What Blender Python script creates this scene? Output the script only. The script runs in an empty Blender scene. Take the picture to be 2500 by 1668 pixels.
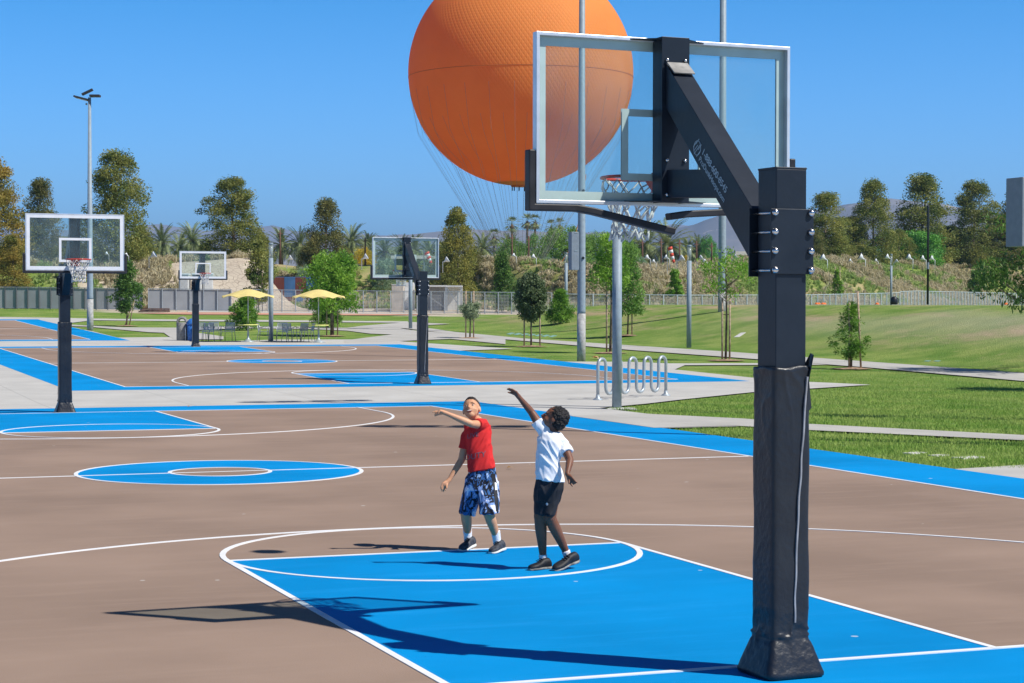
import bpy, bmesh, math, random
import numpy as np
from mathutils import Vector, Matrix, noise

# ---------------------------------------------------------------- camera, sky, sun, exposure
scn = bpy.context.scene
COL = scn.collection
FT = .3048
CAM = np.array([-17.61*FT, -33.87*FT, 7.087*FT]); YAW, PITCH, ROLL, FOC = .3628, -.0194, .0015, 4770.0
cyw, syw, cp, sp = math.cos(YAW), math.sin(YAW), math.cos(PITCH), math.sin(PITCH)
FW = np.array([syw*cp, cyw*cp, sp]); RT = np.array([cyw, -syw, 0.]); UP = np.cross(RT, FW)
cr, sr = math.cos(ROLL), math.sin(ROLL); RT, UP = cr*RT+sr*UP, -sr*RT+cr*UP
cd = bpy.data.cameras.new('camera'); cam = bpy.data.objects.new('camera', cd); COL.objects.link(cam)
cam.matrix_world = Matrix(((RT[0], UP[0], -FW[0], CAM[0]), (RT[1], UP[1], -FW[1], CAM[1]), (RT[2], UP[2], -FW[2], CAM[2]), (0, 0, 0, 1)))
cd.sensor_width = 36; cd.lens = FOC/2500*36; cd.clip_end = 60000; cd.clip_start = .1
scn.camera = cam
SUN = Vector((.607, -.57, 1.0)).normalized()
w = bpy.data.worlds.new('World'); scn.world = w; w.use_nodes = True
nt = w.node_tree; sky = nt.nodes.new('ShaderNodeTexSky'); sky.sky_type = 'NISHITA'; sky.sun_disc = False
sky.sun_elevation = math.asin(SUN.z); sky.sun_rotation = math.atan2(SUN.x, SUN.y)
sky.air_density = 1.0; sky.dust_density = .3; sky.ozone_density = 3.0; sky.altitude = 0
bg = nt.nodes['Background']
_tc = nt.nodes.new('ShaderNodeTexCoord'); _sp = nt.nodes.new('ShaderNodeSeparateXYZ'); nt.links.new(_tc.outputs['Generated'], _sp.inputs[0])
_rp = nt.nodes.new('ShaderNodeValToRGB'); _rp.color_ramp.elements[0].position = 0; _rp.color_ramp.elements[0].color = (.66, 1.12, 1.95, 1)
_rp.color_ramp.elements[1].position = .55; _rp.color_ramp.elements[1].color = (.10, .20, .36, 1); _e = _rp.color_ramp.elements.new(.16); _e.color = (.15, .77, 1.36, 1); _e = _rp.color_ramp.elements.new(.26); _e.color = (.14, .38, .70, 1)
_mu = nt.nodes.new('ShaderNodeMix'); _mu.data_type = 'RGBA'; _mu.blend_type = 'MULTIPLY'; _mu.inputs[0].default_value = 1
nt.links.new(_sp.outputs[2], _rp.inputs[0]); nt.links.new(sky.outputs[0], _mu.inputs[6]); nt.links.new(_rp.outputs[0], _mu.inputs[7])
nt.links.new(_mu.outputs[2], bg.inputs[0]); bg.inputs[1].default_value = .105
sl = bpy.data.lights.new('sun', 'SUN'); sl.energy = 5.0; sl.angle = math.radians(.53); sl.color = (1, .955, .88)
so = bpy.data.objects.new('sun', sl); COL.objects.link(so); so.rotation_euler = (-SUN).to_track_quat('-Z', 'Y').to_euler()
so.location = (20, -20, 40)
scn.view_settings.view_transform = 'Standard'; scn.view_settings.look = 'None'
scn.view_settings.exposure = 0.22; scn.view_settings.gamma = 1
scn.cycles.max_bounces = 8; scn.cycles.transparent_max_bounces = 24; scn.cycles.volume_bounces = 0
scn.cycles.caustics_reflective = False; scn.cycles.caustics_refractive = False

# ---------------------------------------------------------------- terrain and measuring helpers
def ss(t): t = min(1, max(0, t)); return t*t*(3-2*t)
FENCE = [(-60, 150), (9.5, 128.7), (18.6, 124.6), (27.7, 122.2), (39, 118.2), (55, 114), (66, 116), (78, 124), (95, 139), (125, 166)]
def fdist(x, y):                       # distance behind the fence line (negative in front)
    f = np.interp(x, [p[0] for p in FENCE], [p[1] for p in FENCE]); return (y-f)*.93
def zt(x, y):
    b = float(np.interp(y, [-1e4, 32.4, 76, 106, 131, 160], [0, 0, .51, 1.14, 1.83, 1.9]))
    if y < 36 and x < 30: return b
    wy = 1-ss((y-95)/15)
    z = b+ss((x-30.3)/11.5)*max(0, 2.14-b)*wy
    if y > 90:
        d = fdist(x, y)
        z = z*(1-ss((d+12)/12))+min(z, 1.75)*ss((d+12)/12)
        if d > 0:
            d0 = 5+23*(ss((x-30.5)/3)*(1-ss((x-47)/8)))
            hh = 3.5+.5*ss((x-20)/15)-.8*ss((x-48)/12)+1.5*ss((x-70)/22)
            bump = .55*noise.noise(Vector((x*.07, y*.07, 3)))+.22*noise.noise(Vector((x*.3, y*.3, 1)))
            k = ss((d-d0)/17)
            z += k*(hh+bump)
            k2 = ss((d-70)/120); z = z*(1-k2)+1.0*k2
    return z
def ray(u, v):
    return FW+RT*((u/.94-1250)/FOC)-UP*((v/.94-834)/FOC)
def at(u, v, zf=None, tmax=320.):      # ground point seen at (u, v) of the 2350-wide picture
    zf = zf or zt; d = ray(u, v); t = 5.; lt = t
    while t < tmax:
        p = CAM+d*t
        if p[2] < zf(p[0], p[1]):
            a, b = lt, t
            for _ in range(25):
                m = (a+b)/2; p = CAM+d*m
                if p[2] < zf(p[0], p[1]): b = m
                else: a = m
            return Vector(CAM+d*b)
        lt = t; t += max(.1, t*.004)
    return Vector(CAM+d*tmax)
def dep(u, v, D):                      # point seen at (u, v) at horizontal range D
    d = ray(u, v); return Vector(CAM+d*(D/math.hypot(d[0], d[1])))
def G(x, y, off=0): return Vector((x, y, zt(x, y)+off))

# ---------------------------------------------------------------- materials
MATS = {}
def N(nt, typ, **kw):
    n = nt.nodes.new(typ)
    for k, v in kw.items():
        if k in n.inputs: n.inputs[k].default_value = v
        else: setattr(n, k, v)
    return n
def mat(name, col, rough=.6, metal=0., var=.08, vscale=8., bump=0., bscale=40., spec=.4, col2=None, trans=0., coat=0., objvar=0.):
    if name in MATS: return MATS[name]
    m = bpy.data.materials.new(name); m.use_nodes = True; MATS[name] = m
    nt = m.node_tree; L = nt.links; b = nt.nodes['Principled BSDF']
    b.inputs['Roughness'].default_value = rough; b.inputs['Metallic'].default_value = metal
    b.inputs['Specular IOR Level'].default_value = spec; b.inputs['Coat Weight'].default_value = coat
    tc = N(nt, 'ShaderNodeTexCoord'); nz = N(nt, 'ShaderNodeTexNoise', Scale=vscale, Detail=5.0)
    L.new(tc.outputs['Object'], nz.inputs['Vector'])
    c2 = col2 or tuple(max(0, c*(1-var*2.2)) for c in col); c1 = tuple(min(1, c*(1+(0 if col2 else var))) for c in col)
    mx = N(nt, 'ShaderNodeMix', data_type='RGBA'); mx.inputs[6].default_value = (*c2, 1); mx.inputs[7].default_value = (*c1, 1)
    mr = N(nt, 'ShaderNodeMapRange'); mr.inputs[1].default_value = .35; mr.inputs[2].default_value = .65
    L.new(nz.outputs[0], mr.inputs[0]); L.new(mr.outputs[0], mx.inputs[0])
    out = mx.outputs[2]
    if objvar:
        oi = N(nt, 'ShaderNodeObjectInfo'); hs = N(nt, 'ShaderNodeHueSaturation'); ma = N(nt, 'ShaderNodeMapRange')
        ma.inputs[3].default_value = 1-objvar; ma.inputs[4].default_value = 1+objvar
        L.new(oi.outputs['Random'], ma.inputs[0]); L.new(ma.outputs[0], hs.inputs['Value']); L.new(out, hs.inputs['Color']); out = hs.outputs[0]
    L.new(out, b.inputs['Base Color'])
    if bump:
        n2 = N(nt, 'ShaderNodeTexNoise', Scale=bscale, Detail=6.0); bp = N(nt, 'ShaderNodeBump', Strength=bump, Distance=.02)
        L.new(tc.outputs['Object'], n2.inputs['Vector']); L.new(n2.outputs[0], bp.inputs['Height']); L.new(bp.outputs[0], b.inputs['Normal'])
    if trans:
        t = N(nt, 'ShaderNodeBsdfTranslucent'); ms = N(nt, 'ShaderNodeMixShader'); ms.inputs[0].default_value = trans
        L.new(out, t.inputs[0]); L.new(b.outputs[0], ms.inputs[1]); L.new(t.outputs[0], ms.inputs[2]); L.new(ms.outputs[0], nt.nodes['Material Output'].inputs[0])
    return m

# ---------------------------------------------------------------- mesh helpers
class MB:
    def __init__(s): s.v = []; s.f = []
    def add(s, vs, fs):
        o = len(s.v); s.v += [tuple(v) for v in vs]; s.f += [tuple(i+o for i in f) for f in fs]; return s
    def box(s, c, sz, rot=None):
        c = Vector(c); h = Vector(sz)/2; vs = []
        for x in (-1, 1):
            for y in (-1, 1):
                for z in (-1, 1):
                    p = Vector((x*h.x, y*h.y, z*h.z)); p = (rot @ p) if rot else p; vs.append(c+p)
        return s.add(vs, [(0, 1, 3, 2), (4, 6, 7, 5), (0, 4, 5, 1), (2, 3, 7, 6), (0, 2, 6, 4), (1, 5, 7, 3)])
    def beam(s, a, b, w, h, up=(0, 0, 1)):    # box from a to b, width w sideways, h along up
        a = Vector(a); b = Vector(b); d = (b-a).normalized(); u = Vector(up); x = d.cross(u)
        if x.length < 1e-4: x = d.cross(Vector((1, 0, 0)))
        x.normalize(); u = x.cross(d); vs = []
        for p in (a, b):
            for sx, sy in ((-1, -1), (1, -1), (1, 1), (-1, 1)): vs.append(p+x*sx*w/2+u*sy*h/2)
        return s.add(vs, [(3, 2, 1, 0), (4, 5, 6, 7), (0, 1, 5, 4), (1, 2, 6, 5), (2, 3, 7, 6), (3, 0, 4, 7)])
    def tube(s, pts, r, n=8, cap=True):
        pts = [Vector(p) for p in pts]; r = r if isinstance(r, (list, tuple)) else [r]*len(pts)
        vs = []; fs = []; x = None
        for i, p in enumerate(pts):
            d = (pts[min(i+1, len(pts)-1)]-pts[max(i-1, 0)])
            d = d.normalized() if d.length > 1e-9 else Vector((0, 0, 1))
            if x is None: x = d.cross(Vector((0, 0, 1)) if abs(d.z) < .9 else Vector((1, 0, 0))).normalized()
            else:
                x = (x-d*x.dot(d)); x = x.normalized() if x.length > 1e-6 else d.orthogonal().normalized()
            y = d.cross(x)
            for k in range(n):
                a = 2*math.pi*k/n; vs.append(p+(x*math.cos(a)+y*math.sin(a))*r[i])
        for i in range(len(pts)-1):
            for k in range(n): fs.append((i*n+k, i*n+(k+1) % n, (i+1)*n+(k+1) % n, (i+1)*n+k))
        if cap: fs += [tuple(range(n-1, -1, -1)), tuple((len(pts)-1)*n+k for k in range(n))]
        return s.add(vs, fs)
    def lathe(s, prof, c=(0, 0, 0), n=24, rot=None):
        c = Vector(c); vs = []; fs = []
        for r, z in prof:
            for k in range(n):
                a = 2*math.pi*k/n; p = Vector((r*math.cos(a), r*math.sin(a), z)); vs.append(c+((rot @ p) if rot else p))
        for i in range(len(prof)-1):
            for k in range(n): fs.append((i*n+k, i*n+(k+1) % n, (i+1)*n+(k+1) % n, (i+1)*n+k))
        fs += [tuple(range(n-1, -1, -1)), tuple((len(prof)-1)*n+k for k in range(n))]
        return s.add(vs, fs)
    def sphere(s, c, r, n=12, rot=None):
        r = Vector((r, r, r)) if not hasattr(r, '__len__') else Vector(r); c = Vector(c); vs = []; fs = []; m = n//2+1
        for i in range(m+1):
            th = math.pi*(i/m*.998+.001)
            for k in range(n):
                a = 2*math.pi*k/n; p = Vector((r.x*math.sin(th)*math.cos(a), r.y*math.sin(th)*math.sin(a), r.z*math.cos(th))); vs.append(c+((rot @ p) if rot else p))
        for i in range(m):
            for k in range(n): fs.append((i*n+k, (i+1)*n+k, (i+1)*n+(k+1) % n, i*n+(k+1) % n))
        fs += [tuple(range(n)), tuple(m*n+k for k in range(n-1, -1, -1))]
        return s.add(vs, fs)
    def sweep(s, pts, w, h, up=(0, 0, 1)):    # connected rectangular bar along a polyline
        pts = [Vector(p) for p in pts]; vs = []; n = len(pts)
        for i, p in enumerate(pts):
            d1 = (p-pts[i-1]).normalized() if i else (pts[1]-p).normalized(); d2 = (pts[i+1]-p).normalized() if i < n-1 else d1
            d = (d1+d2).normalized(); k = 1/max(.5, d.dot(d1)); x = d.cross(Vector(up))
            x = x.normalized() if x.length > 1e-4 else d.orthogonal().normalized(); u = x.cross(d)
            flat = abs(d1.cross(d2).normalized().dot(x)) > .5
            kw, kh = (1, k) if flat else (k, 1)
            for sx, sy in ((-1, -1), (1, -1), (1, 1), (-1, 1)): vs.append(p+x*sx*w/2*kw+u*sy*h/2*kh)
        fs = [(3, 2, 1, 0), tuple((n-1)*4+k for k in range(4))]
        for i in range(n-1): fs += [(4*i+k, 4*i+(k+1) % 4, 4*i+4+(k+1) % 4, 4*i+4+k) for k in range(4)]
        return s.add(vs, fs)
    def ring(s, y, th, xa, za, zb, wd):       # rectangular frame in the x-z plane
        vs = []
        for yy in (y-th/2, y+th/2):
            for k in (0, wd): vs += [(-xa+k, yy, za+k), (xa-k, yy, za+k), (xa-k, yy, zb-k), (-xa+k, yy, zb-k)]
        fs = []
        for k in range(4):
            j = (k+1) % 4; fs += [(k, j, j+4, k+4), (8+j, 8+k, 12+k, 12+j), (j, k, 8+k, 8+j), (k+4, j+4, 12+j, 12+k)]
        return s.add(vs, fs)
    def quad(s, a, b, c, d): return s.add([a, b, c, d], [(0, 1, 2, 3)])
    def mesh(s, name, m=None, smooth=False):
        me = bpy.data.meshes.new(name); me.from_pydata(s.v, [], s.f); me.update()
        if m: me.materials.append(m)
        if smooth: me.polygons.foreach_set('use_smooth', [True]*len(me.polygons))
        return me
    def build(s, name, m, parent=None, smooth=False, bevel=0):
        o = bpy.data.objects.new(name, s.mesh(name, m, smooth)); COL.objects.link(o)
        if parent: o.parent = parent
        if bevel: b = o.modifiers.new('bevel', 'BEVEL'); b.width = bevel; b.segments = 2; b.limit_method = 'ANGLE'
        if smooth == 'auto':
            pass
        return o
def obj(name, me, parent=None, loc=None, rot=None, scale=None):
    o = bpy.data.objects.new(name, me); COL.objects.link(o)
    if parent: o.parent = parent
    if loc is not None: o.location = loc
    if rot is not None: o.rotation_euler = rot
    if scale is not None: o.scale = scale
    return o
def tag(o, label=None, cat=None, group=None, kind=None):
    if label: o['label'] = label
    if cat: o['category'] = cat
    if group: o['group'] = group
    if kind: o['kind'] = kind
    return o
def empty(name, loc, rz=0, label=None, cat=None, group=None, scale=1):
    o = bpy.data.objects.new(name, None); COL.objects.link(o); o.location = loc; o.rotation_euler = (0, 0, rz); o.scale = (scale,)*3
    o.empty_display_size = .2
    return tag(o, label, cat, group)
def copy_tree(o, parent=None):
    c = o.copy(); COL.objects.link(c); c.parent = parent
    for ch in [q for q in bpy.data.objects if q.parent == o]: copy_tree(ch, c)
    return c
def struct(o): o['kind'] = 'structure'; return o
def drape(name, pts, off, m, step=2.0):      # flat polygon cut fine and laid on the terrain
    bm = bmesh.new(); vs = [bm.verts.new((p[0], p[1], 0)) for p in pts]; bm.faces.new(vs); bm.normal_update()
    if bm.faces[:][0].normal.z < 0: bmesh.ops.reverse_faces(bm, faces=bm.faces[:])
    bmesh.ops.triangulate(bm, faces=bm.faces[:])
    xs = [p[0] for p in pts]; ys = [p[1] for p in pts]
    if step:
        cuts = [(0, q) for q in np.arange(math.ceil(min(xs)/step)*step, max(xs), step)]+[(1, q) for q in np.arange(math.ceil(min(ys)/step)*step, max(ys), step)]
        for ax, q in cuts:
            co = [0, 0, 0]; no = [0, 0, 0]; co[ax] = q; no[ax] = 1
            bmesh.ops.bisect_plane(bm, geom=bm.verts[:]+bm.edges[:]+bm.faces[:], plane_co=co, plane_no=no)
    for v in bm.verts: v.co.z = zt(v.co.x, v.co.y)+off
    me = bpy.data.meshes.new(name); bm.to_mesh(me); bm.free(); me.materials.append(m)
    o = bpy.data.objects.new(name, me); COL.objects.link(o); return struct(o)

# ---------------------------------------------------------------- ground
def ground_mat():
    m = bpy.data.materials.new('ground_cover'); m.use_nodes = True; nt = m.node_tree; L = nt.links; b = nt.nodes['Principled BSDF']
    b.inputs['Roughness'].default_value = .9; b.inputs['Specular IOR Level'].default_value = .15
    geo = N(nt, 'ShaderNodeNewGeometry')
    def nz(scale, det=5., vec=None, rough=.55, sx=1.):
        n = N(nt, 'ShaderNodeTexNoise', Scale=scale, Detail=det, Roughness=rough)
        if sx != 1:
            mp = N(nt, 'ShaderNodeMapping'); mp.inputs['Scale'].default_value = (sx, 1, 1); L.new(geo.outputs['Position'], mp.inputs[0]); L.new(mp.outputs[0], n.inputs['Vector'])
        else: L.new(geo.outputs['Position'], n.inputs['Vector'])
        return n.outputs[0]
    def rng(s, a, c):
        r = N(nt, 'ShaderNodeMapRange'); r.inputs[1].default_value = a; r.inputs[2].default_value = c; L.new(s, r.inputs[0]); return r.outputs[0]
    def mix(f, a, c):
        x = N(nt, 'ShaderNodeMix', data_type='RGBA')
        for i, q in ((6, a), (7, c)):
            if isinstance(q, tuple): x.inputs[i].default_value = (*q, 1)
            else: L.new(q, x.inputs[i])
        L.new(f, x.inputs[0]) if not isinstance(f, float) else setattr(x.inputs[0], 'default_value', f); return x.outputs[2]
    def mul(a, c):
        x = N(nt, 'ShaderNodeMath', operation='MULTIPLY'); L.new(a, x.inputs[0])
        if isinstance(c, float): x.inputs[1].default_value = c
        else: L.new(c, x.inputs[1])
        return x.outputs[0]
    at_ = N(nt, 'ShaderNodeAttribute', attribute_name='zone'); sep = N(nt, 'ShaderNodeSeparateColor'); L.new(at_.outputs['Color'], sep.inputs[0])
    lawn = mix(rng(nz(.55, 7.), .38, .62), (.145, .275, .04), (.32, .40, .10))
    lawn = mix(mul(rng(nz(14., 4.), .35, .7), .6), lawn, (.13, .225, .035))
    lawn = mix(mul(rng(nz(.9, 8., rough=.7), .58, .72), .65), lawn, (.46, .41, .18))
    bank = mix(rng(nz(.13, 12., rough=.72, sx=2.2), .49, .66), lawn, (.50, .365, .225))
    wild = mix(rng(nz(.12, 7.), .42, .6), (.22, .31, .06), (.46, .37, .20))
    c = mix(sep.outputs[0], lawn, bank)
    c = mix(sep.outputs[1], c, wild)
    dirt = mix(rng(nz(.5, 8.), .3, .7), (.56, .47, .37), (.68, .60, .47))
    c = mix(sep.outputs[2], c, dirt)
    ck = N(nt, 'ShaderNodeTexVoronoi', Scale=1.6, feature='DISTANCE_TO_EDGE'); mp_ = N(nt, 'ShaderNodeMapping'); mp_.inputs['Scale'].default_value = (1.3, .5, 1.); mp_.inputs['Rotation'].default_value = (0, 0, .5); L.new(geo.outputs['Position'], mp_.inputs[0]); L.new(mp_.outputs[0], ck.inputs['Vector'])
    c = mix(mul(rng(ck.outputs['Distance'],   .05, .01), at_.outputs['Alpha']), c, (.36, .29, .22))
    L.new(c, b.inputs['Base Color'])
    bp = N(nt, 'ShaderNodeBump', Strength=1., Distance=.09); L.new(nz(22., 5.), bp.inputs['Height']); L.new(bp.outputs[0], b.inputs['Normal'])
    return m
def axis(lo, hi, step, far_lo, far_hi):
    a = list(np.arange(lo, hi+.01, step)); s = step
    while a[-1] < far_hi: s *= 1.35; a.append(a[-1]+s)
    s = step
    while a[0] > far_lo: s *= 1.35; a.insert(0, a[0]-s)
    return a
XS = axis(-8, 130, 1.0, -9000, 12000); YS = axis(-14, 215, 1.0, -9000, 16000)
vs = [(x, y, zt(x, y)-.03) for y in YS for x in XS]; nx = len(XS)
fs = [(j*nx+i, j*nx+i+1, (j+1)*nx+i+1, (j+1)*nx+i) for j in range(len(YS)-1) for i in range(nx-1)]
me = bpy.data.meshes.new('ground'); me.from_pydata(vs, [], fs); me.materials.append(ground_mat())
ca = me.color_attributes.new('zone', 'FLOAT_COLOR', 'POINT'); cols = []
for y in YS:
    for x in XS:
        d = fdist(x, y); bk = ss((x-31)/6)*(1-ss((y-100)/12)); wd = ss((d-3)/3)
        # bare earth behind the fence in the middle, pale sand on the left mound
        s = 0.
        mid = ss((x-31)/2)*(1-ss((x-46)/4))*(1-ss((d-24)/4))*ss((d+2.0)/1.5)
        ed = (ss((x-14)/3)*(1-ss((x-37)/3)))*ss((d+5.0+.05*(x-14))/.8)*(1-ss((d-30)/4))
        sand = ss(1.9-math.hypot((x-28.)/4.6, (d-13)/11)*1.5)
        tan = .5*ss((x-33)/6)*(1-ss((y-66)/14))*ss(.5+1.6*noise.noise(Vector((x*.16, y*.05, 7)))+.5*noise.noise(Vector((x*.5, y*.2, 2)))) if d < 0 else 0
        mid = max(mid, tan); cols += [bk, wd, max(mid, ed, sand), sand]
ca.data.foreach_set('color', cols)
me.polygons.foreach_set('use_smooth', [True]*len(me.polygons))
ground = bpy.data.objects.new('ground', me); COL.objects.link(ground); struct(ground)

# ---------------------------------------------------------------- pavement and courts
def concrete_mat(name, col, joint=3.0):
    m = mat(name, col, rough=.85, var=.045, vscale=.8, bump=.15, bscale=60)
    nt = m.node_tree; L = nt.links; b = nt.nodes['Principled BSDF']; src = b.inputs['Base Color'].links[0].from_socket
    geo = N(nt, 'ShaderNodeNewGeometry'); sx = N(nt, 'ShaderNodeSeparateXYZ'); L.new(geo.outputs['Position'], sx.inputs[0]); mk = None
    for k in (0, 1):
        a = N(nt, 'ShaderNodeMath', operation='DIVIDE'); a.inputs[1].default_value = joint; L.new(sx.outputs[k], a.inputs[0])
        f = N(nt, 'ShaderNodeMath', operation='FRACT'); L.new(a.outputs[0], f.inputs[0])
        c = N(nt, 'ShaderNodeMath', operation='LESS_THAN'); c.inputs[1].default_value = .011; L.new(f.outputs[0], c.inputs[0])
        if mk is None: mk = c.outputs[0]
        else:
            g = N(nt, 'ShaderNodeMath', operation='MAXIMUM'); L.new(mk, g.inputs[0]); L.new(c.outputs[0], g.inputs[1]); mk = g.outputs[0]
    n3 = N(nt, 'ShaderNodeTexNoise', Scale=.35, Detail=8., Roughness=.7); L.new(geo.outputs['Position'], n3.inputs['Vector'])
    r3 = N(nt, 'ShaderNodeMapRange'); r3.inputs[1].default_value = .5; r3.inputs[2].default_value = .75; r3.inputs[4].default_value = .35; L.new(n3.outputs[0], r3.inputs[0])
    m0 = N(nt, 'ShaderNodeMix', data_type='RGBA'); m0.inputs[7].default_value = (*[c*.72 for c in col], 1); L.new(r3.outputs[0], m0.inputs[0]); L.new(src, m0.inputs[6])
    mx = N(nt, 'ShaderNodeMix', data_type='RGBA'); mx.inputs[7].default_value = (*[c*.6 for c in col], 1)
    mm = N(nt, 'ShaderNodeMath', operation='MULTIPLY'); mm.inputs[1].default_value = .55; L.new(mk, mm.inputs[0])
    L.new(mm.outputs[0], mx.inputs[0]); L.new(m0.outputs[2], mx.inputs[6]); L.new(mx.outputs[2], b.inputs['Base Color']); return m
def court_mat(name, col, flecks=True):
    m = mat(name, col, rough=.75, var=.075, vscale=.4, bump=.12, bscale=90, spec=.06)
    nt = m.node_tree; L = nt.links; b = nt.nodes['Principled BSDF']; src = b.inputs['Base Color'].links[0].from_socket
    geo = N(nt, 'ShaderNodeNewGeometry')
    # scuffs: long faint streaks; flecks: tiny pale chips
    mp = N(nt, 'ShaderNodeMapping'); mp.inputs['Scale'].default_value = (.5, 3.2, 1); L.new(geo.outputs['Position'], mp.inputs[0])
    n1 = N(nt, 'ShaderNodeTexNoise', Scale=1.1, Detail=9., Roughness=.72); L.new(mp.outputs[0], n1.inputs['Vector'])
    r1 = N(nt, 'ShaderNodeMapRange'); r1.inputs[1].default_value = .5; r1.inputs[2].default_value = .72; r1.inputs[4].default_value = .55; L.new(n1.outputs[0], r1.inputs[0])
    x1 = N(nt, 'ShaderNodeMix', data_type='RGBA'); x1.inputs[7].default_value = (*[min(1, c*1.12+.012) for c in col], 1); L.new(r1.outputs[0], x1.inputs[0]); L.new(src, x1.inputs[6])
    v = N(nt, 'ShaderNodeTexVoronoi', Scale=1.6); v.inputs['Randomness'].default_value = 1; L.new(geo.outputs['Position'], v.inputs['Vector'])
    wn = N(nt, 'ShaderNodeSeparateColor'); L.new(v.outputs['Color'], wn.inputs[0])
    th = N(nt, 'ShaderNodeMath', operation='MULTIPLY'); th.inputs[1].default_value = .05; L.new(wn.outputs[0], th.inputs[0])
    lt = N(nt, 'ShaderNodeMath', operation='LESS_THAN'); L.new(v.outputs['Distance'], lt.inputs[0]); L.new(th.outputs[0], lt.inputs[1])
    x2 = N(nt, 'ShaderNodeMix', data_type='RGBA'); x2.inputs[7].default_value = (.62, .62, .6, 1)
    mm = N(nt, 'ShaderNodeMath', operation='MULTIPLY'); mm.inputs[1].default_value = .6; L.new(lt.outputs[0], mm.inputs[0])
    L.new(mm.outputs[0], x2.inputs[0]); L.new(x1.outputs[2], x2.inputs[6]); L.new(x2.outputs[2], b.inputs['Base Color']); return m
M_CON = concrete_mat('pale_concrete', (.50, .487, .455)); M_PATH = concrete_mat('path_concrete', (.46, .445, .41), 2.0)
M_BRN = court_mat('brown_court_paint', (.298, .215, .166)); M_BLU = court_mat('blue_court_paint', (.0015, .25, .60))
M_LINE = mat('white_line_paint', (.80, .81, .82), rough=.6, var=.03, vscale=3)
def uv(*p): return [tuple(at(a, b)[:2]) for a, b in p]
main = [(-70, -30), (40, -30), (40, 11.9), (10.4, 11.8), (9.15, 11.55), (9.15, 20.5), (10.9, 20.5), (11.8, 22.4), (10.75, 24.6), (10.7, 26.9), (12.4, 28.2), (13.9, 29.6), (17.1, 32.3), (21.9, 34.7), (21.0, 36.5), (20.6, 39),
        (20.7, 44.2), (22.4, 47.0), (27.2, 46.2), (27.2, 47.6), (22.5, 48.4), (21.7, 49.9), (19.35, 50.6), (19.35, 61)]
main += uv((1178, 800.5), (940, 785), (880, 780), (820, 779), (640, 779.5), (470, 784.5), (398, 773.5), (270, 774.8), (215, 761), (160, 750), (160, 741.5), (213, 734.8), (380, 736.8))
main += uv((936, 740.8), (936, 737.6), (560, 734.2), (380, 733.0), (213, 731.2), (100, 729), (-150, 725))+[(-70, 118)]
drape('pavement', main, 0, M_CON)
def path(name, off, *p): return drape('path', list(p), off, M_PATH, 1.5)
path('long', .006, (26.7, 96), (26.5, 60), (26.9, 54), (27.4, 44), (27.1, 35), (26.9, 20), (26.6, 5), (29.6, 5), (30.1, 36), (30.0, 45), (29.5, 58), (28.8, 66), (28.0, 76), (27.6, 85), (28.6, 96))
path('diag', .006, (9.0, 20.55), (10.6, 20.6), (11.2, 19.2), (13.2, 15.8), (16.3, 10.0), (18.9, 4), (20.2, 4), (17.6, 10.2), (14.1, 16.5), (12.1, 20.6), (11.75, 22.45), (10.7, 24.5), (9.0, 24.5))
path('beta', .004, *uv((160, 745), (280, 751.5), (406, 752.2), (544, 748.8), (700, 750), (796, 752.5), (830, 748), (940, 739), (1034, 743.5), (985, 746), (919, 754), (955, 759), (1034, 765), (1160, 778), (1160, 790), (1034, 778), (850, 786), (790, 787), (790, 781), (849, 774), (900, 768), (947, 769.5), (850, 766), (796, 759), (700, 755), (544, 753.5), (470, 757), (430, 760.5), (513, 772.5), (513, 779), (398, 779), (376, 764), (340, 762.5), (200, 749.8), (160, 748.6)))
drape('dirt_strip', uv((310, 719.5), (430, 716.8), (520, 717.2), (640, 719), (920, 721), (1000, 722.2), (860, 724), (640, 723), (430, 722)), .01, mat('coral_dirt', (.62, .33, .22), var=.08, vscale=.5))
path('outer', .004, *uv((430, 712.5), (520, 712.5), (640, 716), (930, 718.4), (1040, 721), (920, 721), (640, 719), (520, 717), (430, 716.6)))

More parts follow.
